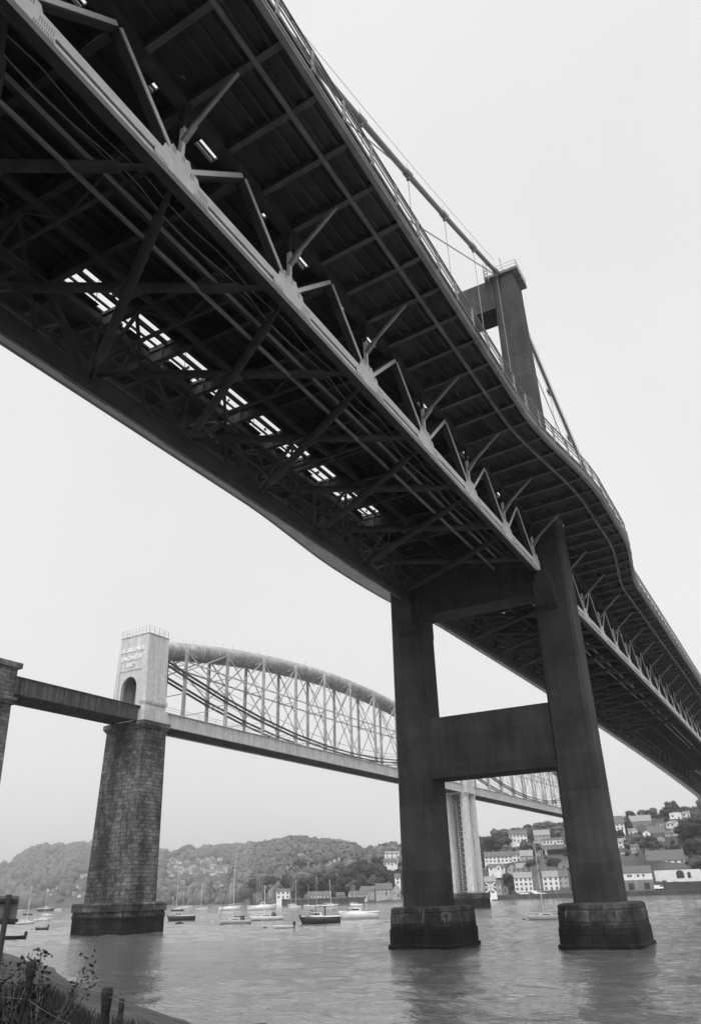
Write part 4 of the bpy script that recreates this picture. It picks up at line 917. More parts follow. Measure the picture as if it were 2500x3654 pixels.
# Saltash side seen right of the tower
hA(ZB, 340, 725, 290, 395, 505, 655, cols=5, rows=1, wall='stone', roof='slate_l', label='large dark stone house with a long pale roof on the right skyline', chim=2)
hA(ZB, 1040, 1255, 230, 250, 375, 655, cols=2, rows=1, gable_front=True, label='bright white gabled house just below the domed tree', chim=1)
hA(ZB, 1260, 1400, 225, 250, 330, 660, cols=2, rows=1, roof='slate_l', label='white house right of the bright gable below the domed tree', chim=1)
hA(ZB, 80, 240, 300, 435, 560, 630, cols=2, rows=2, label='white house with a steep dark hipped roof beside the tower leg', chim=0)
hA(ZB, 650, 960, 480, 600, 680, 625, cols=4, rows=1, label='white house with a broad dark roof in the middle of the slope', chim=2)
hA(ZB, 975, 1150, 395, 440, 580, 630, cols=2, rows=2, yaw=-.5, roof='slate_l', label='white house with a slanting pale roof above the grey cottages', chim=0)
hA(ZB, 960, 1110, 560, 610, 710, 610, cols=2, rows=2, wall='render_g', label='grey cottage stepping down under the slanting white house', chim=1)
hA(ZB, 1110, 1270, 500, 580, 730, 612, cols=2, rows=2, roof='slate_l', label='pale cottage next to the big dark tree', chim=1)
hA(ZB, 800, 960, 660, 700, 800, 600, cols=1, rows=1, wall='render_g', gable_front=True, label='grey gable half hidden behind the bushy trees', chim=0)
hA(ZB, 130, 290, 700, 760, 890, 590, cols=2, rows=2, wall='render_w', roof='slate_l', label='pale terraced house close beside the tower leg', chim=1)
hA(ZB, 560, 700, 560, 600, 680, 615, cols=1, rows=1, label='small white gable left of the broad dark roof', gable_front=True, chim=0)
hA(ZB, 800, 940, 425, 450, 520, 640, cols=2, rows=1, label='small white house left of the slanting pale roof', chim=0)
hA(ZB, 655, 1340, 905, 1085, 1265, 545, cols=6, rows=2, depth=11, label='long white terrace with a great slate roof and dark doorways', chim=3)
hA(ZB, 165, 650, 1010, 1165, 1200, 560, cols=0, rows=0, win=False, wall='render_g', roof='slate', depth=12, label='long low grey roof behind the white boathouse', chim=0, door=False)
bh, W, He, Hr = hA(ZB, 235, 765, 1190, 1305, 1610, 508, cols=5, rows=1, win=False, label='boathouse with white upper storey over dark stone ground floor', chim=0, cat='boathouse', name='boathouse')
m_ = MB(); m_.box(-W/2-.1, W/2+.1, -.12, 8.1, -3, He*.56); m_.build('stone_storey', M['stone'], bh)
for x in (-.26, .27): m_ = MB(); m_.box(W*x-1.5, W*x+1.5, -.2, -.1, 0, He*.38); m_.build('door', M['dark'], bh)
for x, w_ in ((-.31, .5), (-.22, .6), (.03, .6), (.21, .6)):
    m_ = MB(); m_.box(W*x-w_, W*x+w_, -.08, .02, He*.74, He*.74+1.2); wo_ = m_.build('window', M['dark'], bh)
m_ = MB(); m_.tube([(-W*.07, -.2, .2), (-W*.07, -.2, He)], .08, 6); m_.build('drainpipe', M['white'], bh)
# white retaining wall with an arched opening
pa, pb = at(*ZB(770, 1385), 520), at(*ZB(1600, 1385), 520); ax = (pb-pa).normalized(); W = (pb-pa).length; H = at(*ZB(1180, 1280), 520).z-at(*ZB(1180, 1390), 520).z
wl = empty('retaining_wall', tuple(pa), math.atan2(ax.y, ax.x), 'white retaining wall with a dark arch below the long terrace', 'wall')
m_ = MB(); m_.box(0, W, 0, 1, -3, H); m_.build('wall', M['render_w'], wl)
for f_, w_, h_ in ((.55, 2.1, H*1.0), (.74, .9, H*.9)):
    m_ = MB(); c_ = W*f_; m_.prism([(c_-w_, -1.2)]+[(c_+w_*math.cos(a), h_*.45+w_*.75*math.sin(a)) for a in [math.pi-i*math.pi/8 for i in range(9)]]+[(c_+w_, -1.2)], 1, -.06, .5); m_.build('arch', M['dark'], wl)
keep.append((ZB(770, 0)[0], 2500, ZB(0, 1270)[1], ZB(0, 1420)[1], 520))
# ---- boatyard sheds and houses left of the tower
hA(ZC, 235, 560, 722, 775, 845, 575, cols=7, rows=1, label='long low boatyard shed with white front and slate roof', chim=0, cat='shed', name='shed')
hA(ZC, 180, 245, 740, 775, 840, 574, cols=1, rows=1, gable_front=True, wall='stone', label='small stone gable at the left end of the boatyard shed', chim=0, cat='shed', name='shed')
hA(ZC, 635, 755, 735, 780, 825, 576, cols=3, rows=1, wall='render_g', label='small grey hut between the two boatyard sheds', chim=0, cat='shed', name='shed')
hA(ZC, 830, 1075, 712, 768, 855, 560, cols=4, rows=1, label='white shed with an angled roof by the slipway', chim=0, cat='shed', name='shed', yaw=.15)
hA(ZC, 960, 1180, 648, 705, 800, 566, cols=0, rows=0, win=False, wall='render_g', label='grey gabled store behind the white slipway shed', chim=0, depth=7, yaw=-.25)
hA(ZC, 1195, 1430, 605, 685, 775, 558, cols=4, rows=2, wall='render_g', roof='slate', label='pale house with dark roof near the left tower leg', chim=1)
hA(ZC, 1425, 1545, 615, 700, 800, 555, cols=2, rows=1, gable_front=True, wall='render_g', label='pale rendered gable touching the left tower leg', chim=0)
hA(ZC, 1465, 1545, 465, 520, 620, 570, cols=1, rows=2, label='tall narrow white house beside the left tower leg', chim=0, door=False)
hA(ZC, 1320, 1530, 150, 175, 250, 700, cols=3, rows=2, roof='slate_l', label='white house highest beside the left tower leg', chim=1)
hA(ZC, 1305, 1500, 250, 300, 355, 680, cols=4, rows=1, label='white bungalow with dark roof under the highest house', chim=0)
house(986, 1034, 3172, 3180, 3209, 585, cols=3, rows=2, label='square pale house at the left end of the boatyard', chim=0)
house(1005, 1300, 3214.5, 3215.5, 3222, 556, cols=0, rows=0, win=False, wall='quay', roof='quay', label='low dark quay wall in front of the boatyard', chim=0, cat='wall', name='quay_wall', kp=False, depth=4)
# ---- hazy village on the far hill
rng = random.Random(3)
VIL = []
for i in range(120):
    px = rng.uniform(588, 812); row = rng.choice([3066, 3073, 3081, 3089, 3097, 3105, 3114, 3122])+rng.uniform(-3, 3)
    if px > 740 and row < 3090 and rng.random() < .5: continue
    VIL.append((px, row))
VIL += [(765, 3162), (782, 3156), (790, 3158), (650, 3150), (172, 3178), (190, 3174), (160, 3186), (182, 3190), (205, 3166), (262, 3172), (275, 3166), (288, 3175), (300, 3190), (268, 3190), (284, 3197), (180, 3056), (190, 3053), (200, 3050), (278, 3131), (292, 3128), (305, 3123), (616, 3205),
        (1160, 3096), (1170, 3088), (1178, 3080), (1195, 3072), (1210, 3066), (1065, 3050), (1080, 3048), (1300, 3050), (1320, 3060)]
def ray_hit(px, row):
    # first crossing of the far terrain along a photo ray
    d = ray(px, row); h = math.hypot(d.x, d.y); D = 520
    while D < 3300:
        z = EYE+d.z/h*D
        if z < gz(px, D): return D
        D += 6
    return 1500
for i, (px, row) in enumerate(VIL):
    D = ray_hit(px, row+4); w_ = rng.uniform(7, 15)
    hh = w_*rng.uniform(.35, .5)
    lab = 'pale hazy house among the rows on the distant hillside' if 590 < px < 820 and row < 3125 else ('small pale house near the far water beyond the stone pier' if px < 400 else 'small pale house in the trees above the boatyard')
    house(px-w_/2, px+w_/2, row-hh-w_*.22, row-hh, row+2, D, cols=2, rows=1, wall=rng.choice(['render_w', 'render_g', 'render_w', 'stone']), roof=rng.choice(['slate', 'slate_l']), label=lab, group='small houses on the far slopes', chim=0, door=False, yaw=rng.uniform(-.3, .3), kp=True)
# ---- more of the village stepping up the slope, each where nothing nearer hides it
rng = random.Random(17); cnt_ = 0; tries = 0
ADJ = ['small pale cottage', 'narrow grey cottage', 'tall thin house', 'low slate roofed house', 'white walled house', 'small dark stone house']
while cnt_ < 30 and tries < 900:
    tries += 1; px = rng.choice([rng.uniform(1735, 2015), rng.uniform(2215, 2480)]); D = rng.uniform(530, 690)
    if D < knot(px)[0][0]+25: continue
    g_ = gp(px, D); row = toPx(g_)[1]; w_ = rng.uniform(24, 44); h_ = rng.uniform(14, 24)
    if any(a-6 < px+w_/2 and px-w_/2 < b_+6 and r0-3 < row and row-h_-9 < r1+2 for a, b_, r0, r1, D0 in keep): continue
    k_ = rng.randrange(6); wl_ = ['render_w', 'render_g', 'render_w', 'render_g', 'render_w', 'stone'][k_]
    house(px-w_/2, px+w_/2, row-h_-rng.uniform(6, 10), row-h_, row+1, D, cols=2+(w_ > 34), rows=2 if h_ > 17 else 1, wall=wl_, roof=rng.choice(['slate', 'slate', 'slate_l']), yaw=rng.uniform(-.35, .35), gable_front=rng.random() < .3, chim=1,
          label='%s on the slope %s, %s' % (ADJ[k_], 'between the tower legs' if px < 2100 else 'right of the tower', 'high near the skyline' if D > 640 else 'half way up among trees' if D > 580 else 'just above the waterfront'), group='small village houses among trees'); cnt_ += 1
# ---- quay along the Saltash waterfront
m_ = MB(); pts = []
QP = [(1690, 3211), (1755, 3210), (1900, 3207), (2040, 3203), (2230, 3197), (2330, 3194), (2465, 3188), (2620, 3178), (2800, 3166)]
path = [(gp(px, knot(px)[0][0]-1.5)) for px, r_ in QP]
m_.sweep(path, lambda p: [(p.x, p.y, WATER-2), (p.x, p.y, WATER+2.3), (p.x+7, p.y+2.5, WATER+2.5), (p.x+9, p.y+3, WATER-2)])
tag(m_.build('quay_wall', M['quay']), 'long dark weedy stone quay along the village waterfront', 'wall')
m_ = MB(); path2 = [gp(px, knot(px)[0][0]+5)+Vector((0, 0, 0)) for px in (2345, 2400, 2460, 2520, 2600)]
m_.sweep(path2, lambda p: [(p.x, p.y, p.z-2), (p.x, p.y, WATER+6.3), (p.x+2, p.y+.7, WATER+6.3), (p.x+2, p.y+.7, p.z-2)])
tag(m_.build('garden_wall', M['quay']), 'dark ivy covered garden wall right of the boathouse', 'wall')
# ---- cars
def car(px, row, D, label, dark=False, group='cars parked on the far shore', yaw=0, van=False, hit=False):
    p = at(px, row, D); d = ray(px, row); th = math.atan2(d.y, d.x)-math.pi/2+yaw
    root = empty('parked_van' if van else 'parked_car', tuple(p), th, label, 'van' if van else 'car', group)
    prof = [(-2.1, .35), (2.1, .35), (2.15, .8), (1.2, .95), (.6, 1.45), (-1.2, 1.48), (-1.9, .95), (-2.15, .85)] if not van else [(-2.4, .4), (2.4, .4), (2.45, 1.1), (1.9, 1.3), (1.4, 2.2), (-2.4, 2.25)]
    m_ = MB(); m_.prism(prof, 1, -.85, .85); m_.build('body', M['car_d' if dark else 'car'], root)
    m_ = MB(); q = [(.95, 1.0), (.52, 1.36), (-1.1, 1.38), (-1.6, 1.0)] if not van else [(1.75, 1.35), (1.35, 2.0), (.6, 2.0), (.6, 1.35)]
    m_.prism(q, 1, -.87, .87); m_.build('side_window', M['pane'], root)
    for x in (-1.35, 1.35): m_ = MB(); m_.tube([(x, -.92, .34), (x, .92, .34)], .34, 10); m_.build('wheel', M['rubber'], root)
car(2226, 3051, 566, 'white parked car nearest the tower leg above the long grey roof'); car(2266, 3047, 566, 'pale parked car in the middle above the long grey roof', yaw=.3); car(2329, 3047, 567, 'small white car rightmost above the long grey roof', yaw=1.2)
car(2350, 3174, 504, 'white pickup parked on the quay by the boathouse', van=True, group=None)
for i, (px, dk, vn, lb) in enumerate([(1838, True, False, 'dark car at the left end of the quay car park'), (1862, False, False, 'white car third from the left on the quay'), (1876, False, False, 'pale car under the middle of the big pale house'), (1893, True, False, 'dark car in the middle of the quay car park'), (1912, False, True, 'large white van on the quay by the stone gable'), (1936, False, False, 'white car rightmost on the quay')]): car(px, 3193, 512, lb, dk, van=vn, yaw=random.uniform(-.3, .3))
# ---- trees: first the ones that can be picked out, then the massed ones
def T_(Z, xc, ytop, ybase, D, key, label, wide=1.0, group=None):
    px, r1 = Z(xc, ybase); r0 = Z(xc, ytop)[1]; b_ = at(px, r1, D); h = at(px, r0, D).z-b_.z
    return tree(Vector((b_.x, b_.y, b_.z-h*.04)), h*1.04, key, label, group, wide)
T_(ZB, 330, 300, 580, 640, 5, 'tall dark cypress left of the long roofed stone house', 1.0)
T_(ZB, 1080, 100, 420, 672, 0, 'domed dark tree on the right skyline behind the white gable', 1.6)
T_(ZB, 900, 260, 420, 670, 3, 'dark tree left of the domed skyline tree', 1.6)
T_(ZB, 1450, 165, 480, 680, 4, 'dark tree right of the domed skyline tree', 1.7)
T_(ZB, 1480, 300, 760, 585, 0, 'largest dark tree at the right edge above the white terrace', 1.2)
T_(ZB, 1330, 420, 800, 600, 3, 'dark tree beside the pale cottage', 1.0)
T_(ZB, 1500, 700, 1130, 560, 3, 'dark bushy tree beside the great slate roof', 1.2)
T_(ZB, 1400, 780, 1180, 562, 0, 'dark tree at the right end of the great slate roof', .8)
T_(ZB, 450, 610, 960, 585, 1, 'bushy tree left of three above the parked cars', 1.2)
T_(ZB, 620, 640, 950, 584, 4, 'bushy tree in the middle of three above the parked cars', 1.3)
T_(ZB, 760, 640, 930, 583, 3, 'bushy tree right of three above the parked cars', 1.1)
T_(ZB, 150, 540, 700, 600, 0, 'dark bush beside the tower leg under the hipped roof', 1.3)
T_(ZB, 1480, 1010, 1230, 530, 4, 'low bush right of the terrace at the picture edge', 1.6)
T_(ZA, 270, 400, 640, 640, 0, 'big dark tree leftmost between the tower legs', 1.3)
T_(ZA, 450, 375, 640, 645, 3, 'big dark tree left of the large white house', 1.3)
T_(ZA, 680, 290, 420, 670, 2, 'pale tree rising behind the large white house', 1.3)
T_(ZA, 930, 245, 480, 660, 4, 'tree between the two big skyline houses', 1.0)
T_(ZA, 1080, 195, 420, 665, 1, 'tallest skyline tree left of the right tower leg', 1.1)
T_(ZA, 1250, 270, 470, 660, 2, 'pale skyline tree against the right tower leg', 1.3)
T_(ZA, 780, 450, 640, 610, 4, 'mid grey tree below the large white house', 1.0)
T_(ZA, 960, 500, 800, 590, 0, 'large dark tree left of the viaduct', .95)
T_(ZA, 870, 740, 930, 560, 3, 'dark tree right of the dark peaked gable', 1.3)
T_(ZA, 1190, 700, 920, 556, 0, 'dark tree under the viaduct', 1.3)
T_(ZA, 540, 930, 1110, 535, 3, 'dark bushy tree between pub and big pale house', 1.3)
T_(ZA, 640, 560, 640, 600, 1, 'low tree above the long white terrace', 1.6)
T_(ZC, 120, 255, 520, 690, 0, 'round dark tree standing alone above the boatyard', 1.05)
T_(ZC, 1060-100, 250, 560, 640, 3, 'tall dark tree at the middle of the wood behind the sheds', 1.0)
W1 = [(-180, 470, 800, 700), (-320, 540, 830, 730), (-420, 500, 850, 760), (-520, 580, 860, 800), (-640, 600, 870, 840), (-100, 610, 820, 690), (-380, 640, 860, 740), (600, 400, 720, 620), (720, 300, 700, 640), (820, 320, 720, 615), (900, 380, 730, 600), (1040, 300, 700, 630), (1130, 330, 660, 620), (1220, 300, 640, 640), (1000, 450, 740, 590), (1290, 370, 620, 610), (1380, 400, 620, 600), (1180, 470, 690, 590), (760, 480, 740, 595), (680, 470, 740, 600), (500, 470, 740, 610), (420, 500, 740, 615), (340, 520, 740, 612), (260, 500, 750, 620), (160, 520, 760, 615), (80, 480, 760, 640), (20, 500, 780, 660), (400, 440, 640, 660), (-60, 560, 800, 680), (-140, 540, 830, 720), (-200, 600, 860, 740), (860, 540, 760, 585), (940, 560, 740, 583), (620, 600, 760, 588), (1260, 500, 680, 585), (1440, 450, 640, 590), (1330, 250, 420, 690), (1230, 210, 430, 700)]
for i, (x, a, b_, D) in enumerate(W1): T_(ZC, x+random.uniform(-15, 15), a, b_, D, random.choice([0, 3, 0, 4, 3]), 'dark leafy tree in the wood behind the boatyard sheds', random.uniform(.9, 1.25), 'trees in the boatyard wood')
for i in range(6): T_(ZC, -300+i*55, 590+random.uniform(-40, 30), 860, 700+i*8, random.choice([0, 3]), 'dark leafy tree in the wood behind the boatyard sheds', 1.1, 'trees in the boatyard wood')
# skyline trees of the hazy hills, individually
SK1 = [(-60, 3090), (10, 3078), (45, 3070), (72, 3040), (110, 3012), (140, 3004), (165, 3008), (205, 3012), (235, 3004), (262, 3000), (305, 3010), (325, 3003), (350, 3002)]
for i, (px, r0) in enumerate(SK1):
    D = 2450; b_ = gp(px, D); top = at(px, r0, D).z; h = max(26, top-b_.z)
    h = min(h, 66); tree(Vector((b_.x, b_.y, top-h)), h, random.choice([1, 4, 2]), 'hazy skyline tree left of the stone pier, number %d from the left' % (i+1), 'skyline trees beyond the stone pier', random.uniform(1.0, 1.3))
SK2 = [(578, 3047), (607, 3041), (636, 3020), (655, 3013), (672, 3022), (690, 3035), (735, 3027), (765, 3026), (795, 3042), (830, 3036), (866, 3027), (890, 3012), (920, 3002), (958, 2997), (985, 3001), (1010, 2986), (1031, 2979), (1055, 2981), (1078, 2990), (1110, 3006), (1140, 3003), (1173, 2986), (1200, 2994), (1228, 2997), (1250, 3010), (1270, 3018), (1300, 3024), (1325, 3028), (1350, 3026), (1375, 3022), (1400, 3026), (1420, 3022)]
for i, (px, r0) in enumerate(SK2):
    D = 2150 if px < 900 else 1800; b_ = gp(px, D); top = at(px, r0, D).z; h = max(20, min(48, top-b_.z+4))
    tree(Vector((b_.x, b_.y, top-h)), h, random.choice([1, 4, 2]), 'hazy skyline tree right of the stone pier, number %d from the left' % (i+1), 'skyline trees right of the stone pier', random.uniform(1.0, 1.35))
SK3 = [(1712, 2984), (1735, 2980), (1800, 2972), (1830, 2966), (1880, 2962), (1985, 2950), (2200, 2925), (2225, 2938), (2240, 2948), (2385, 2915), (2420, 2900), (2480, 2884), (2500, 2894), (2530, 2890), (2370, 2922)]
for i, (px, r0) in enumerate(SK3):
    D = 700; b_ = gp(px, D); top = at(px, r0, D).z; h = max(9, min(18, top-b_.z+3)); tree(Vector((b_.x, b_.y, top-h)), h, random.choice([0, 3, 4]), 'dark skyline tree %s, above the village roofs' % (['leftmost between the tower legs', 'second between the tower legs', 'third between the tower legs', 'fourth between the tower legs', 'fifth between the tower legs', 'sixth between the tower legs', 'touching the right leg on its right side', 'second right of the right leg', 'third right of the right leg', 'before the domed tree', 'over the bright white gable', 'at the right edge under the deck', 'rightmost at the picture edge', 'beyond the right picture edge', 'right of the long stone house'][i]), 'skyline trees above the village', random.uniform(1.1, 1.5))
n_ = 0; rng = random.Random(9)
while n_ < 120:
    px = rng.uniform(1680, 2560); D = rng.uniform(520, 715); k = knot(px)
    if D < k[0][0]+18: continue
    b_ = gp(px, D); h = rng.uniform(4.5, 9)
    if blocked(b_, h, 1.2): n_ += .25; continue
    tree(b_-Vector((0, 0, .5)), h, rng.choice([0, 3, 4, 1, 2]), 'leafy garden tree among the houses '+('between the tower legs' if px < 2090 else 'right of the tower'), 'garden trees in the village', rng.uniform(1.0, 1.5)); n_ += 1
# massed woodland of the far hills: nobody could count these crowns
m_ = MB(); rng = random.Random(21); balls = [ico(1, 50+i, .5) for i in range(5)]; pix = [ico(2, 90+i, .45) for i in range(4)]
def wood(px0, px1, D0, D1, N, h0, h1, skip=()):
    for _ in range(N):
        px = rng.uniform(px0, px1); D = rng.uniform(D0, D1); k = knot(px)
        if D < k[0][0]+6: continue
        if any(a < px < b_ and c < D < d for a, b_, c, d in skip): continue
        p = gp(px, D); r = rng.uniform(h0, h1)
        if blocked(p, r*1.6, 1.3): continue
        vs, fs = rng.choice(balls if r < 13 else pix); m_.add([(p.x+v.x*r*.75, p.y+v.y*r*.75, p.z+r*.45+v.z*r*.8) for v in vs], fs)
        for q in range(10 if r < 13 else 46):
            a = rng.uniform(0, 6.28); t_ = rng.uniform(.1, 1); s_ = r*.16 if r < 13 else r*.075; c = Vector((p.x+math.cos(a)*r*.72*t_, p.y+math.sin(a)*r*.72*t_, p.z+r*.45+r*.8*math.sqrt(max(0, 1-t_*t_*.9)))); u_ = Vector((rng.gauss(0, 1), rng.gauss(0, 1), rng.gauss(0, 1))).normalized(); w_ = u_.cross(Vector((rng.gauss(0, 1), rng.gauss(0, 1), rng.gauss(0, 1)))).normalized()
            m_.add([c-u_*s_, c+w_*s_, c+u_*s_, c-w_*s_], [(0, 1, 2, 3)])
wood(-500, 420, 1500, 2550, 1900, 8, 24); wood(420, 900, 1000, 2250, 1900, 6, 18); wood(900, 1480, 640, 1950, 1800, 4, 13); wood(1480, 1700, 560, 760, 150, 3, 6)
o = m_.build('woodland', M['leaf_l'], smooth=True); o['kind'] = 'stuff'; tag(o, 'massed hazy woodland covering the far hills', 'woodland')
m_ = MB(); wood(1680, 2560, 512, 715, 900, 1.2, 2.8); wood(900, 1480, 560, 640, 300, 2, 4); o = m_.build('shrubbery', M['leaf_d']); o['kind'] = 'stuff'; tag(o, 'dark garden shrubs covering the village slope', 'shrubs')

# ================================================================== BOATS
def hull_mesh(L_, B_, H_, bowup=.35, tr=.75, plumb=.08):
    m_ = MB(); ts = [0, .08, .2, .35, .5, .65, .78, .88, .95, 1.0]
    def sec(t_):
        b_ = B_/2*(tr+(1-tr)*math.sin(min(1, t_/.45)*math.pi/2)) if t_ < .45 else B_/2*max(.02, (1-((t_-.45)/.55)**2.3))
        x = -L_/2+L_*t_; z1 = H_*(1+bowup*max(0, (t_-.3)/.7)**2+.06*(1-t_)); xo = plumb*L_
        kz = -.25+(.0 if t_ < .9 else (t_-.9)*3*H_)
        xs_ = lambda f_: x+(xo*(f_-1) if t_ > .5 else 0)*((t_-.5)/.5)
        return [(xs_(1), -b_, z1), (xs_(.5), -b_*.93, z1*.45), (xs_(.1), -b_*.7, .02), (xs_(0), 0, kz), (xs_(.1), b_*.7, .02), (xs_(.5), b_*.93, z1*.45), (xs_(1), b_, z1)]
    m_.sweep(ts, sec); return m_
def boat(kind, px, row, lpx, side, label, hull='white', mast_top=None, lean=0, group='boats moored on the river', yaw=0, top='offw', cat=None, canopy=False, dark_sail=False, mat_top=None, scale_b=1.0):
    d = ray(px, row); D = (EYE-WATER)/(-d.z)*math.hypot(d.x, d.y) if d.z < -.0002 else 900
    D = min(D, 1500); p = at(px, row, D); p.z = WATER
    Lr = lpx/FP*D; th = math.atan2(d.y, d.x)+(math.pi/2 if side == 'L' else -math.pi/2)+yaw
    L_ = Lr/max(.45, abs(math.cos(yaw))); B_ = L_*.3*scale_b
    nm = {'yacht': 'sailing_yacht', 'motor': 'motor_boat', 'dinghy': 'dinghy', 'open': 'open_boat'}[kind]
    root = empty(nm, tuple(p), th, label, cat or {'yacht': 'yacht', 'motor': 'motor boat', 'dinghy': 'dinghy', 'open': 'boat'}[kind], group)
    if kind == 'yacht':
        H_ = max(.55, L_*.1); hull_mesh(L_, B_, H_, .3, .62, .1).build('hull', M[hull], root, True)
        m_ = MB(); m_.frustum((-L_*.5, L_*.47, -B_*.3, B_*.3), (-L_*.5, L_*.47, -B_*.3, B_*.3), -.05, .07); m_.build('waterline_stripe', M['dark'], root)
        m_ = MB(); m_.frustum((-L_*.18, L_*.22, -B_*.27, B_*.27), (-L_*.15, L_*.16, -B_*.2, B_*.2), H_*.95, H_*1.55); cb = m_.build('cabin', M[top], root)
        for s_ in (-1, 1): m_ = MB(); m_.box(-L_*.1, L_*.1, s_*B_*.255-.01, s_*B_*.255+.01, H_*1.15, H_*1.35); m_.build('window', M['pane'], cb)
        hm = None
        if mast_top is not None: hm = at(mast_top[0], mast_top[1], D).z-WATER
        else: hm = L_*1.25
        lx = -lean*hm
        m_ = MB(); m_.tube([(L_*.06, 0, H_), (L_*.06+lx, 0, hm)], [.12*L_/9, .09*L_/9], 6); ms_ = m_.build('mast', M['mast'], root)
        m_ = MB(); m_.bar((L_*.06+lx*.6-.0, -.8*B_*.35, hm*.62), (L_*.06+lx*.6, .8*B_*.35, hm*.62), .04, .04); m_.build('spreader', M['mast'], ms_)
        m_ = MB(); m_.tube([(L_*.05, 0, H_*2.0), (-L_*.38, 0, H_*2.05)], .1*L_/9, 6); m_.build('boom', M['canvas_l' if not dark_sail else 'canvas'], root)
        m_ = MB(); m_.tube([(L_*.47, 0, H_*1.25), (L_*.07+lx, 0, hm*.98)], (.07 if dark_sail else .022)*L_/9, 5); m_.build('furled_foresail' if dark_sail else 'forestay', M['canvas' if dark_sail else 'mast'], root)
        m_ = MB(); m_.tube([(-L_*.48, 0, H_*1.1), (L_*.06+lx, 0, hm)], .02*L_/9, 4); m_.tube([(L_*.05, -B_*.42, H_), (L_*.06+lx*.6, 0, hm*.9)], .016*L_/9, 4); m_.tube([(L_*.05, B_*.42, H_), (L_*.06+lx*.6, 0, hm*.9)], .016*L_/9, 4); m_.build('rigging', M['mast'], root)
        m_ = MB()
        for s_ in (-1, 1):
            for q in (-.42, -.2, .1, .32): m_.bar((L_*q, s_*B_*.4, H_), (L_*q, s_*B_*.4, H_*1.7), .03, .03)
            m_.tube([(-L_*.42, s_*B_*.4, H_*1.7), (L_*.32, s_*B_*.4, H_*1.7), (L_*.46, 0, H_*1.95)], .015, 4)
        m_.build('guard_rail', M['mast'], root)
        if canopy or dark_sail: m_ = MB(); m_.prism([(-L_*.3, H_*1.0), (-L_*.28, H_*1.9), (-L_*.22, H_*2.2), (-L_*.16, H_*1.9), (-L_*.14, H_*1.1)], 1, -B_*.26, B_*.26); m_.build('spray_hood', M['canvas'], root)
    elif kind == 'motor':
        H_ = max(.6, L_*.14); hull_mesh(L_, B_, H_, .4, .85, .1).build('hull', M[hull], root, True)
        m_ = MB(); m_.sweep([-.5, -.2, .1, .3, .42], lambda t_: [(L_*t_, -B_*.5*(1 if t_ < .1 else .95-(t_-.1)*1.6), H_*(1.02+.4*max(0, t_)**1.5)), (L_*t_, B_*.5*(1 if t_ < .1 else .95-(t_-.1)*1.6), H_*(1.02+.4*max(0, t_)**1.5)), (L_*t_, B_*.47*(1 if t_ < .1 else .95-(t_-.1)*1.6), H_*(1.14+.4*max(0, t_)**1.5)), (L_*t_, -B_*.47*(1 if t_ < .1 else .95-(t_-.1)*1.6), H_*(1.14+.4*max(0, t_)**1.5))]); m_.build('gunwale', M[top], root)
        m_ = MB(); m_.frustum((-L_*.08, L_*.26, -B_*.33, B_*.33), (-L_*.04, L_*.12, -B_*.27, B_*.27), H_*1.05, H_*1.75); cb = m_.build('cabin', M[top], root)
        m_ = MB(); m_.frustum((-L_*.02, L_*.205, -B_*.32, B_*.32), (-L_*.015, L_*.15, -B_*.3, B_*.3), H_*1.35, H_*1.6); m_.build('window', M['pane'], cb)
        if canopy:
            m_ = MB()
            for x in (-L_*.14, L_*.08): 
                for s_ in (-1, 1): m_.bar((x, s_*B_*.3, H_*1.1), (x, s_*B_*.28, H_*2.5), .12, .12)
            m_.box(-L_*.17, L_*.12, -B_*.33, B_*.33, H_*2.45, H_*2.6); m_.box(-L_*.15, -L_*.12, -B_*.3, B_*.3, H_*1.2, H_*2.45); m_.build('wheelhouse', M['canvas'], root)
            m_ = MB(); c_ = (L_*.18, -B_*.36, H_*1.6); m_.tube([(c_[0]+.33*math.cos(a)*H_/.9, c_[1], c_[2]+.4*math.sin(a)*H_/.9) for a in [i*math.pi/6 for i in range(13)]], .08, 5); m_.build('lifebuoy', M['dark'], root)
        m_ = MB()
        for s_ in (-1, 1):
            for q in (.2, .3, .4): m_.bar((L_*q, s_*B_*.33*(1-q), H_*1.2), (L_*q, s_*B_*.33*(1-q), H_*1.8), .03, .03)
            m_.tube([(L_*.2, s_*B_*.3, H_*1.8), (L_*.46, 0, H_*2)], .02, 4)
        m_.build('guard_rail', M['mast'], root)
        if mast_top is not None: hm = at(mast_top[0], mast_top[1], D).z-WATER; m_ = MB(); m_.tube([(0, 0, H_), (0, 0, hm)], .06, 5); m_.build('mast', M['mast'], root)
    else:
        H_ = max(.4, L_*.12); hull_mesh(L_, B_*1.2, H_, .35, .85, .06).build('hull', M[hull], root, True)
        m_ = MB(); m_.box(-L_*.3, L_*.3, -B_*.4, B_*.4, H_*.95, H_*1.08); 
        for q in (-.2, .1): m_.box(L_*q, L_*(q+.07), -B_*.5, B_*.5, H_*1.08, H_*1.2)
        m_.build('thwart', M['offw'], root)
        if kind == 'dinghy': m_ = MB(); m_.box(-L_*.56, -L_*.46, -.2, .2, -.2, H_*1.2); m_.frustum((-L_*.6, -L_*.44, -.22, .22), (-L_*.57, -L_*.46, -.17, .17), H_*1.1, H_*2.3); m_.build('outboard_motor', M['rubber'], root)
    return root
Z4 = lambda x, y: (580+.302*x, 3040+.302*y)
boat('yacht', 838, 3297, 102, 'L', 'grey yacht with a dark furled foresail, tallest mast in midstream', 'offw', (835, 3070), lean=.0, dark_sail=True, top='white')
boat('yacht', 950, 3284, 104, 'L', 'white yacht with a dark spray hood right of the grey one', 'white', (932, 3160), canopy=True, top='canvas_l')
boat('motor', 1139, 3296, 132, 'L', 'black hulled motor boat with a dark wheelhouse and lifebuoy', 'hull_d', canopy=True, top='white')
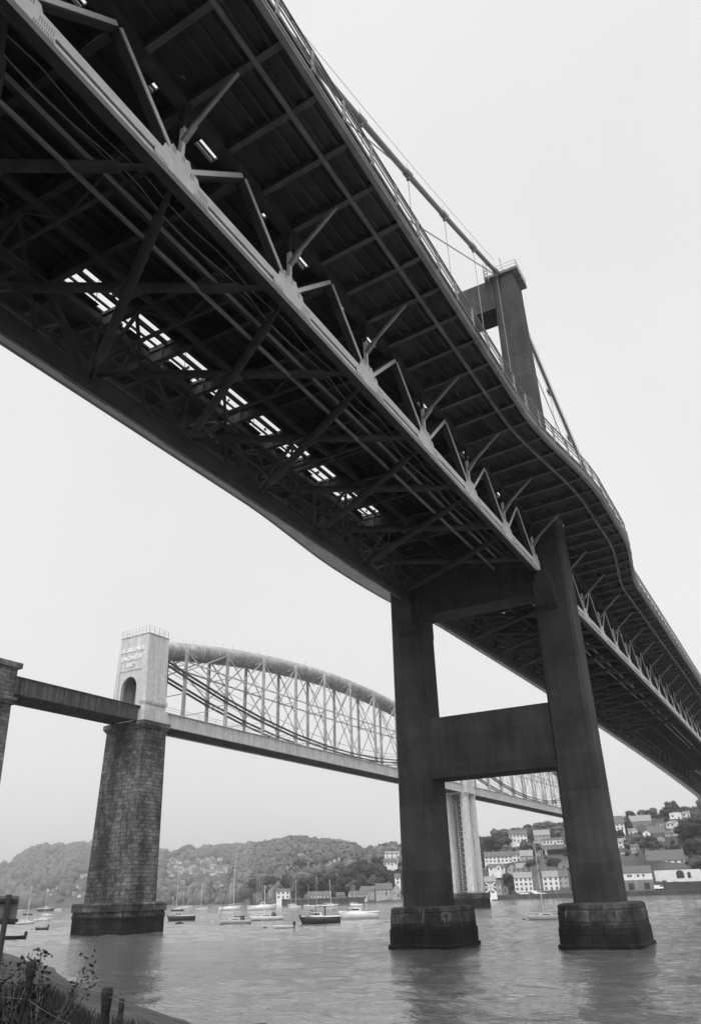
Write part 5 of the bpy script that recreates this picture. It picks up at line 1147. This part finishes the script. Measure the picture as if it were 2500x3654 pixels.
boat('motor', 1280, 3279, 128, 'L', 'low white launch nearest the left tower plinth', 'white', top='white')
boat('dinghy', 1010, 3313, 66, 'L', 'small dinghy with a black outboard motor', 'offw')
boat('motor', 645, 3285, 88, 'L', 'dark flat motor launch beside the stone pier plinth', 'hull_d', top='offw')
boat('yacht', 632, 3251, 42, 'L', 'small yacht with a tall pale mast close to the stone pier', 'hull_d', (631, 3100), top='white')
boat('yacht', 650, 3243, 34, 'R', 'yacht with a shorter mast behind the tall pale one', 'white', (641, 3140))
boat('yacht', 672, 3239, 28, 'L', 'faint far yacht with a thin mast right of the stone pier', 'offw', (666, 3162))
boat('yacht', 720, 3249, 42, 'L', 'small yacht between the stone pier and the grey yacht', 'offw', (718, 3150))
boat('motor', 820, 3249, 70, 'R', 'pale motor yacht behind the grey yacht', 'white', (822, 3150), top='offw')
boat('motor', 934, 3248, 90, 'R', 'long pale cabin cruiser behind the white yacht', 'white', top='offw')
for i, (px, tp) in enumerate(((918, 3133), (927, 3138), (936, 3142))): boat('yacht', px, 3237, 26, 'L', ['leftmost of three yachts whose masts stand together', 'middle of three yachts whose masts stand together', 'rightmost of three yachts whose masts stand together'][i], 'white', (px, tp))
boat('yacht', 1053, 3240, 40, 'R', 'white yacht left of the row before the sheds', 'white', (1041, 3140))
boat('motor', 1100, 3237, 32, 'L', 'small pale motor boat in the row before the sheds', 'offw', (1099, 3155), top='white')
boat('yacht', 1132, 3237, 34, 'L', 'yacht with the tallest mast before the long shed', 'white', (1132, 3123))
boat('yacht', 1178, 3235, 52, 'R', 'white yacht with a raked mast before the long shed', 'white', (1183, 3138), lean=.06)
boat('motor', 1270, 3234, 42, 'L', 'pale motor cruiser before the slipway shed', 'white', top='offw')
boat('yacht', 1262, 3228, 22, 'R', 'tiny yacht with a thin mast at the slipway', 'white', (1262, 3157))
boat('yacht', 1040, 3231, 26, 'L', 'far yacht at the left end of the boatyard quay', 'offw', (1056, 3165))
boat('open', 1245-160, 3233, 22, 'R', 'low dark boat at the boatyard quay', 'hull_d')
boat('yacht', 1950, 3283, 120, 'L', 'pale yacht moored between the tower legs', 'offw', (1944, 2998), top='white', lean=-.01)
boat('yacht', 90, 3298, 58, 'R', 'white yacht hull nearest the grey sign', 'offw', (118, 3160), top='white')
boat('yacht', 152, 3287, 48, 'R', 'white yacht hull second from the sign', 'offw', (140, 3170), top='white')
boat('motor', 165, 3252, 50, 'R', 'dark low cruiser farthest left of the stone pier', 'hull_d', top='white')
boat('open', 99, 3265, 28, 'L', 'small dark boat with a raised stern by the sign', 'hull_d')
boat('motor', 168, 3270, 34, 'L', 'small cruiser with a dark cover left of the stone pier', 'offw', top='white')
boat('dinghy', 148, 3318, 36, 'L', 'low black dinghy on open water by the stone pier', 'hull_d')
boat('dinghy', 46, 3351, 66, 'L', 'dark inflatable boat just right of the sign pole', 'rubber', cat='inflatable')
boat('motor', 208, 3248, 22, 'R', 'tiny pale boat touching the far shore', 'white')
boat('open', 75, 3252, 26, 'R', 'tiny pale boat right behind the sign', 'offw')
boat('motor', 2500, 3189, 64, 'L', 'white boat cut by the right picture edge', 'white', (2492, 3140), top='white')
boat('open', 1768, 3213, 24, 'R', 'tiny dark rowing boat by the central pier', 'hull_d')
for px, row, w_, lb, m in ((760, 3292, 13, 'big pale mooring buoy left of the grey yacht', 'buoy'), (945, 3311, 15, 'flat dark mooring buoy left of the dinghy', 'rubber'), (1054, 3292, 8, 'small dark buoy left of the black motor boat', 'rubber'), (1868, 3282, 13, 'flat dark buoy between the tower legs', 'rubber'), (1378, 3290, 7, 'tiny dark buoy beside the left tower plinth', 'rubber'), (114, 3317, 8, 'tiny dark buoy left of the black dinghy', 'rubber'), (640, 3297, 30, 'dark buoy bundle against the stone plinth', 'rubber')):
    d = ray(px, row); D = (EYE-WATER)/(-d.z)*math.hypot(d.x, d.y); p = at(px, row, D); r = w_/FP*D/2; m_ = MB(); fl = .8 if m == 'buoy' else .45
    rings = [(0, -.4), (.7, -.35), (1, 0), (.8, .45), (.45, .75), (.12, .85), (.1, 1.1)]
    m_.sweep(rings, lambda q: [(max(.02, q[0])*r*math.cos(a), max(.02, q[0])*r*math.sin(a), q[1]*r*fl) for a in [i*math.pi/5 for i in range(10)]])
    o = m_.build('mooring_buoy', M[m], smooth=True); o.location = (p.x, p.y, WATER); tag(o, lb, 'buoy')

# ================================================================== NEAR BANK
def gnd(p): return near_ground(p.x, p.y)
A_ = at(116, 3430, 8.2); B_ = at(385, 3524, 6.6); Cc = A_+(A_-B_)*1.15; Dd = B_+(B_-A_)*1.2
fence = empty('wire_fence', (B_.x, B_.y, gnd(B_)), 0, 'post and wire fence crossing the bottom left corner of the bank', 'fence')
fo = Vector((B_.x, B_.y, gnd(B_)))
tops = []
for i, (p, r) in enumerate(((Cc, .04), (A_, .046), (B_, .044), (Dd, .04))):
    z1 = p.z if i in (1, 2) else (A_.z if i == 0 else B_.z-.05); g = gnd(p); tops.append(Vector((p.x, p.y, z1)))
    lean = Vector((.02, .03, 0)); m_ = MB(); n_ = 8
    m_.tube([Vector((p.x, p.y, g-.3))-lean, Vector((p.x, p.y, (g+z1)/2)), Vector((p.x, p.y, z1-.03)), Vector((p.x, p.y, z1))], [r*1.1, r, r, r*.8], 9); m_.xf(Matrix.Translation(-fo)); m_.build('post', M['wood'], fence)
m_ = MB(); q = B_+Vector((.05, -.1, -.07)); m_.tube([Vector((q.x, q.y, gnd(q)-.2)), q], [.022, .02], 7); m_.xf(Matrix.Translation(-fo)); m_.build('stay_post', M['wood'], fence)
for dz in (.05, .28, .6, .9):
    m_ = MB(); pts = []
    for a, b_ in zip(tops, tops[1:]):
        for k_ in range(6): t_ = k_/6; pts.append(a.lerp(b_, t_)+Vector((0, 0, -dz-.03*math.sin(math.pi*t_))))
    pts.append(tops[-1]-Vector((0, 0, dz))); m_.tube(pts, .0013, 5); m_.xf(Matrix.Translation(-fo)); m_.build('wire', M['wire'], fence)
# sign board seen from behind, on a leaning pole
c0 = at(0, 3350, 9.5); top = at(36, 3200, 9.5); g = Vector((c0.x, c0.y, 0)); base = at(-14, 3470, 9.5); base.z = gnd(base)-.2
sg = empty('sign_board', tuple(base), 0, 'grey sign board seen from behind on a thin leaning pole', 'sign')
m_ = MB(); pole_top = at(34, 3192, 9.5); m_.tube([base, pole_top], .028, 8); m_.xf(Matrix.Translation(-base)); m_.build('pole', M['dark'], sg)
a, b_, c_, d_ = at(-110, 3196, 9.56), at(71, 3196, 9.56), at(56, 3299, 9.56), at(-126, 3299, 9.56)
fwd = Vector((ray(0, 3250).x, ray(0, 3250).y, 0)).normalized()*.02
m_ = MB(); m_.add([a, b_, c_, d_, a+fwd, b_+fwd, c_+fwd, d_+fwd], [(3, 2, 1, 0), (4, 5, 6, 7), (0, 1, 5, 4), (1, 2, 6, 5), (2, 3, 7, 6), (3, 0, 4, 7)]); m_.xf(Matrix.Translation(-base)); m_.build('panel', M['sign'], sg)
m_ = MB()
for r0 in (3213, 3285): e0, e1 = at(-112, r0, 9.54), at(66, r0, 9.54); m_.bar(e0, e1, .02, .035)
m_.xf(Matrix.Translation(-base)); m_.build('clamp_rail', M['dark'], sg)
# leafy sapling and undergrowth
def sapling(px, row_top, D, spread, label, seed, nst=9, leaf=.05, dens=26):
    rng = random.Random(seed); b_ = at(px, 3500, D); b_.z = gnd(b_); H = at(px, row_top, D).z-b_.z
    root = empty('sapling', tuple(b_), 0, label, 'shrub'); m_ = MB(); lf = MB()
    for i in range(nst):
        a = rng.uniform(0, 6.28); s_ = rng.uniform(.2, 1)*spread; h_ = H*rng.uniform(.6, 1.0); pts = []
        for k_ in range(7):
            t_ = k_/6; pts.append(Vector((math.cos(a)*s_*t_**1.5+rng.uniform(-.02, .02), math.sin(a)*s_*t_**1.5+rng.uniform(-.02, .02), h_*(t_-.12*t_*t_*s_))))
        m_.tube(pts, [.012*(1-k_/8) for k_ in range(7)], 5)
        for _ in range(dens):
            t_ = rng.uniform(.3, 1.0); k_ = min(5, int(t_*6)); p = pts[k_].lerp(pts[k_+1], t_*6-k_)+Vector((rng.gauss(0, .05), rng.gauss(0, .05), rng.gauss(0, .05)))
            d = Vector((rng.gauss(0, 1), rng.gauss(0, 1), rng.gauss(-.2, .6))).normalized(); w_ = d.cross(Vector((rng.gauss(0, 1), rng.gauss(0, 1), rng.gauss(0, 1)))).normalized(); L_ = leaf*rng.uniform(.6, 1.3)
            lf.add([p, p+d*L_*.5+w_*L_*.3, p+d*L_, p+d*L_*.5-w_*L_*.3], [(0, 1, 2, 3)])
    m_.build('stem', M['bark'], root); lf.build('foliage', M['leaf_d'], root); return root
sapling(165, 3352, 10.5, .55, 'leafy sapling between the two fence posts against the water', 4, 15, .06, 46)
sapling(45, 3360, 11.0, .5, 'leafy sapling growing behind the leaning sign pole', 8, 12, .055, 42)
rng = random.Random(5); m_ = MB()
for _ in range(52000):
    px = rng.uniform(-140, 640); D = rng.uniform(6.5, 19); p = gp0 = None
    d = ray(px, 3400); h = math.hypot(d.x, d.y); x, y = d.x/h*D+rng.uniform(-.1, .1), d.y/h*D+rng.uniform(-.1, .1)
    s_ = (shore_x(y)-x)*.82
    if s_ < 4.6: continue
    if px > 330 and D > 7.5 and rng.random() < .8: continue
    if math.sin(x*2.1)+math.sin(y*2.7+x) < -1.1: continue
    g = near_ground(x, y); hh = rng.uniform(.08, .34)*(1.15 if px < 260 else .7); a = rng.uniform(0, 6.28); w_ = .003+hh*.012; lx, ly = rng.gauss(0, hh*.35), rng.gauss(0, hh*.35)
    dx, dy = math.cos(a)*w_, math.sin(a)*w_
    m_.add([(x-dx, y-dy, g-.02), (x+dx, y+dy, g-.02), (x+lx*.4+dx*.7, y+ly*.4+dy*.7, g+hh*.6), (x+lx, y+ly, g+hh), (x+lx*.4-dx*.7, y+ly*.4-dy*.7, g+hh*.6)], [(0, 1, 2, 3, 4)])
o = m_.build('grass', M['leaf_d']); o['kind'] = 'stuff'; tag(o, 'rough dark grass and weeds on the near bank', 'grass')
# ================================================================== AIR
m_ = MB(); m_.box(-450, 3600, -900, 3600, -14, 420); hz = m_.build('haze', M['white']); hz['kind'] = 'stuff'; tag(hz, 'thin river haze filling the valley', 'haze')
hm = bpy.data.materials.new('river_haze'); hm.use_nodes = True; t = hm.node_tree; t.nodes.clear(); ou = t.nodes.new('ShaderNodeOutputMaterial'); pv = t.nodes.new('ShaderNodeVolumePrincipled')
pv.inputs['Color'].default_value = (1, 1, 1, 1); pv.inputs['Density'].default_value = .00028; pv.inputs['Anisotropy'].default_value = .92; t.links.new(pv.outputs[0], ou.inputs['Volume'])
hz.data.materials.clear(); hz.data.materials.append(hm)
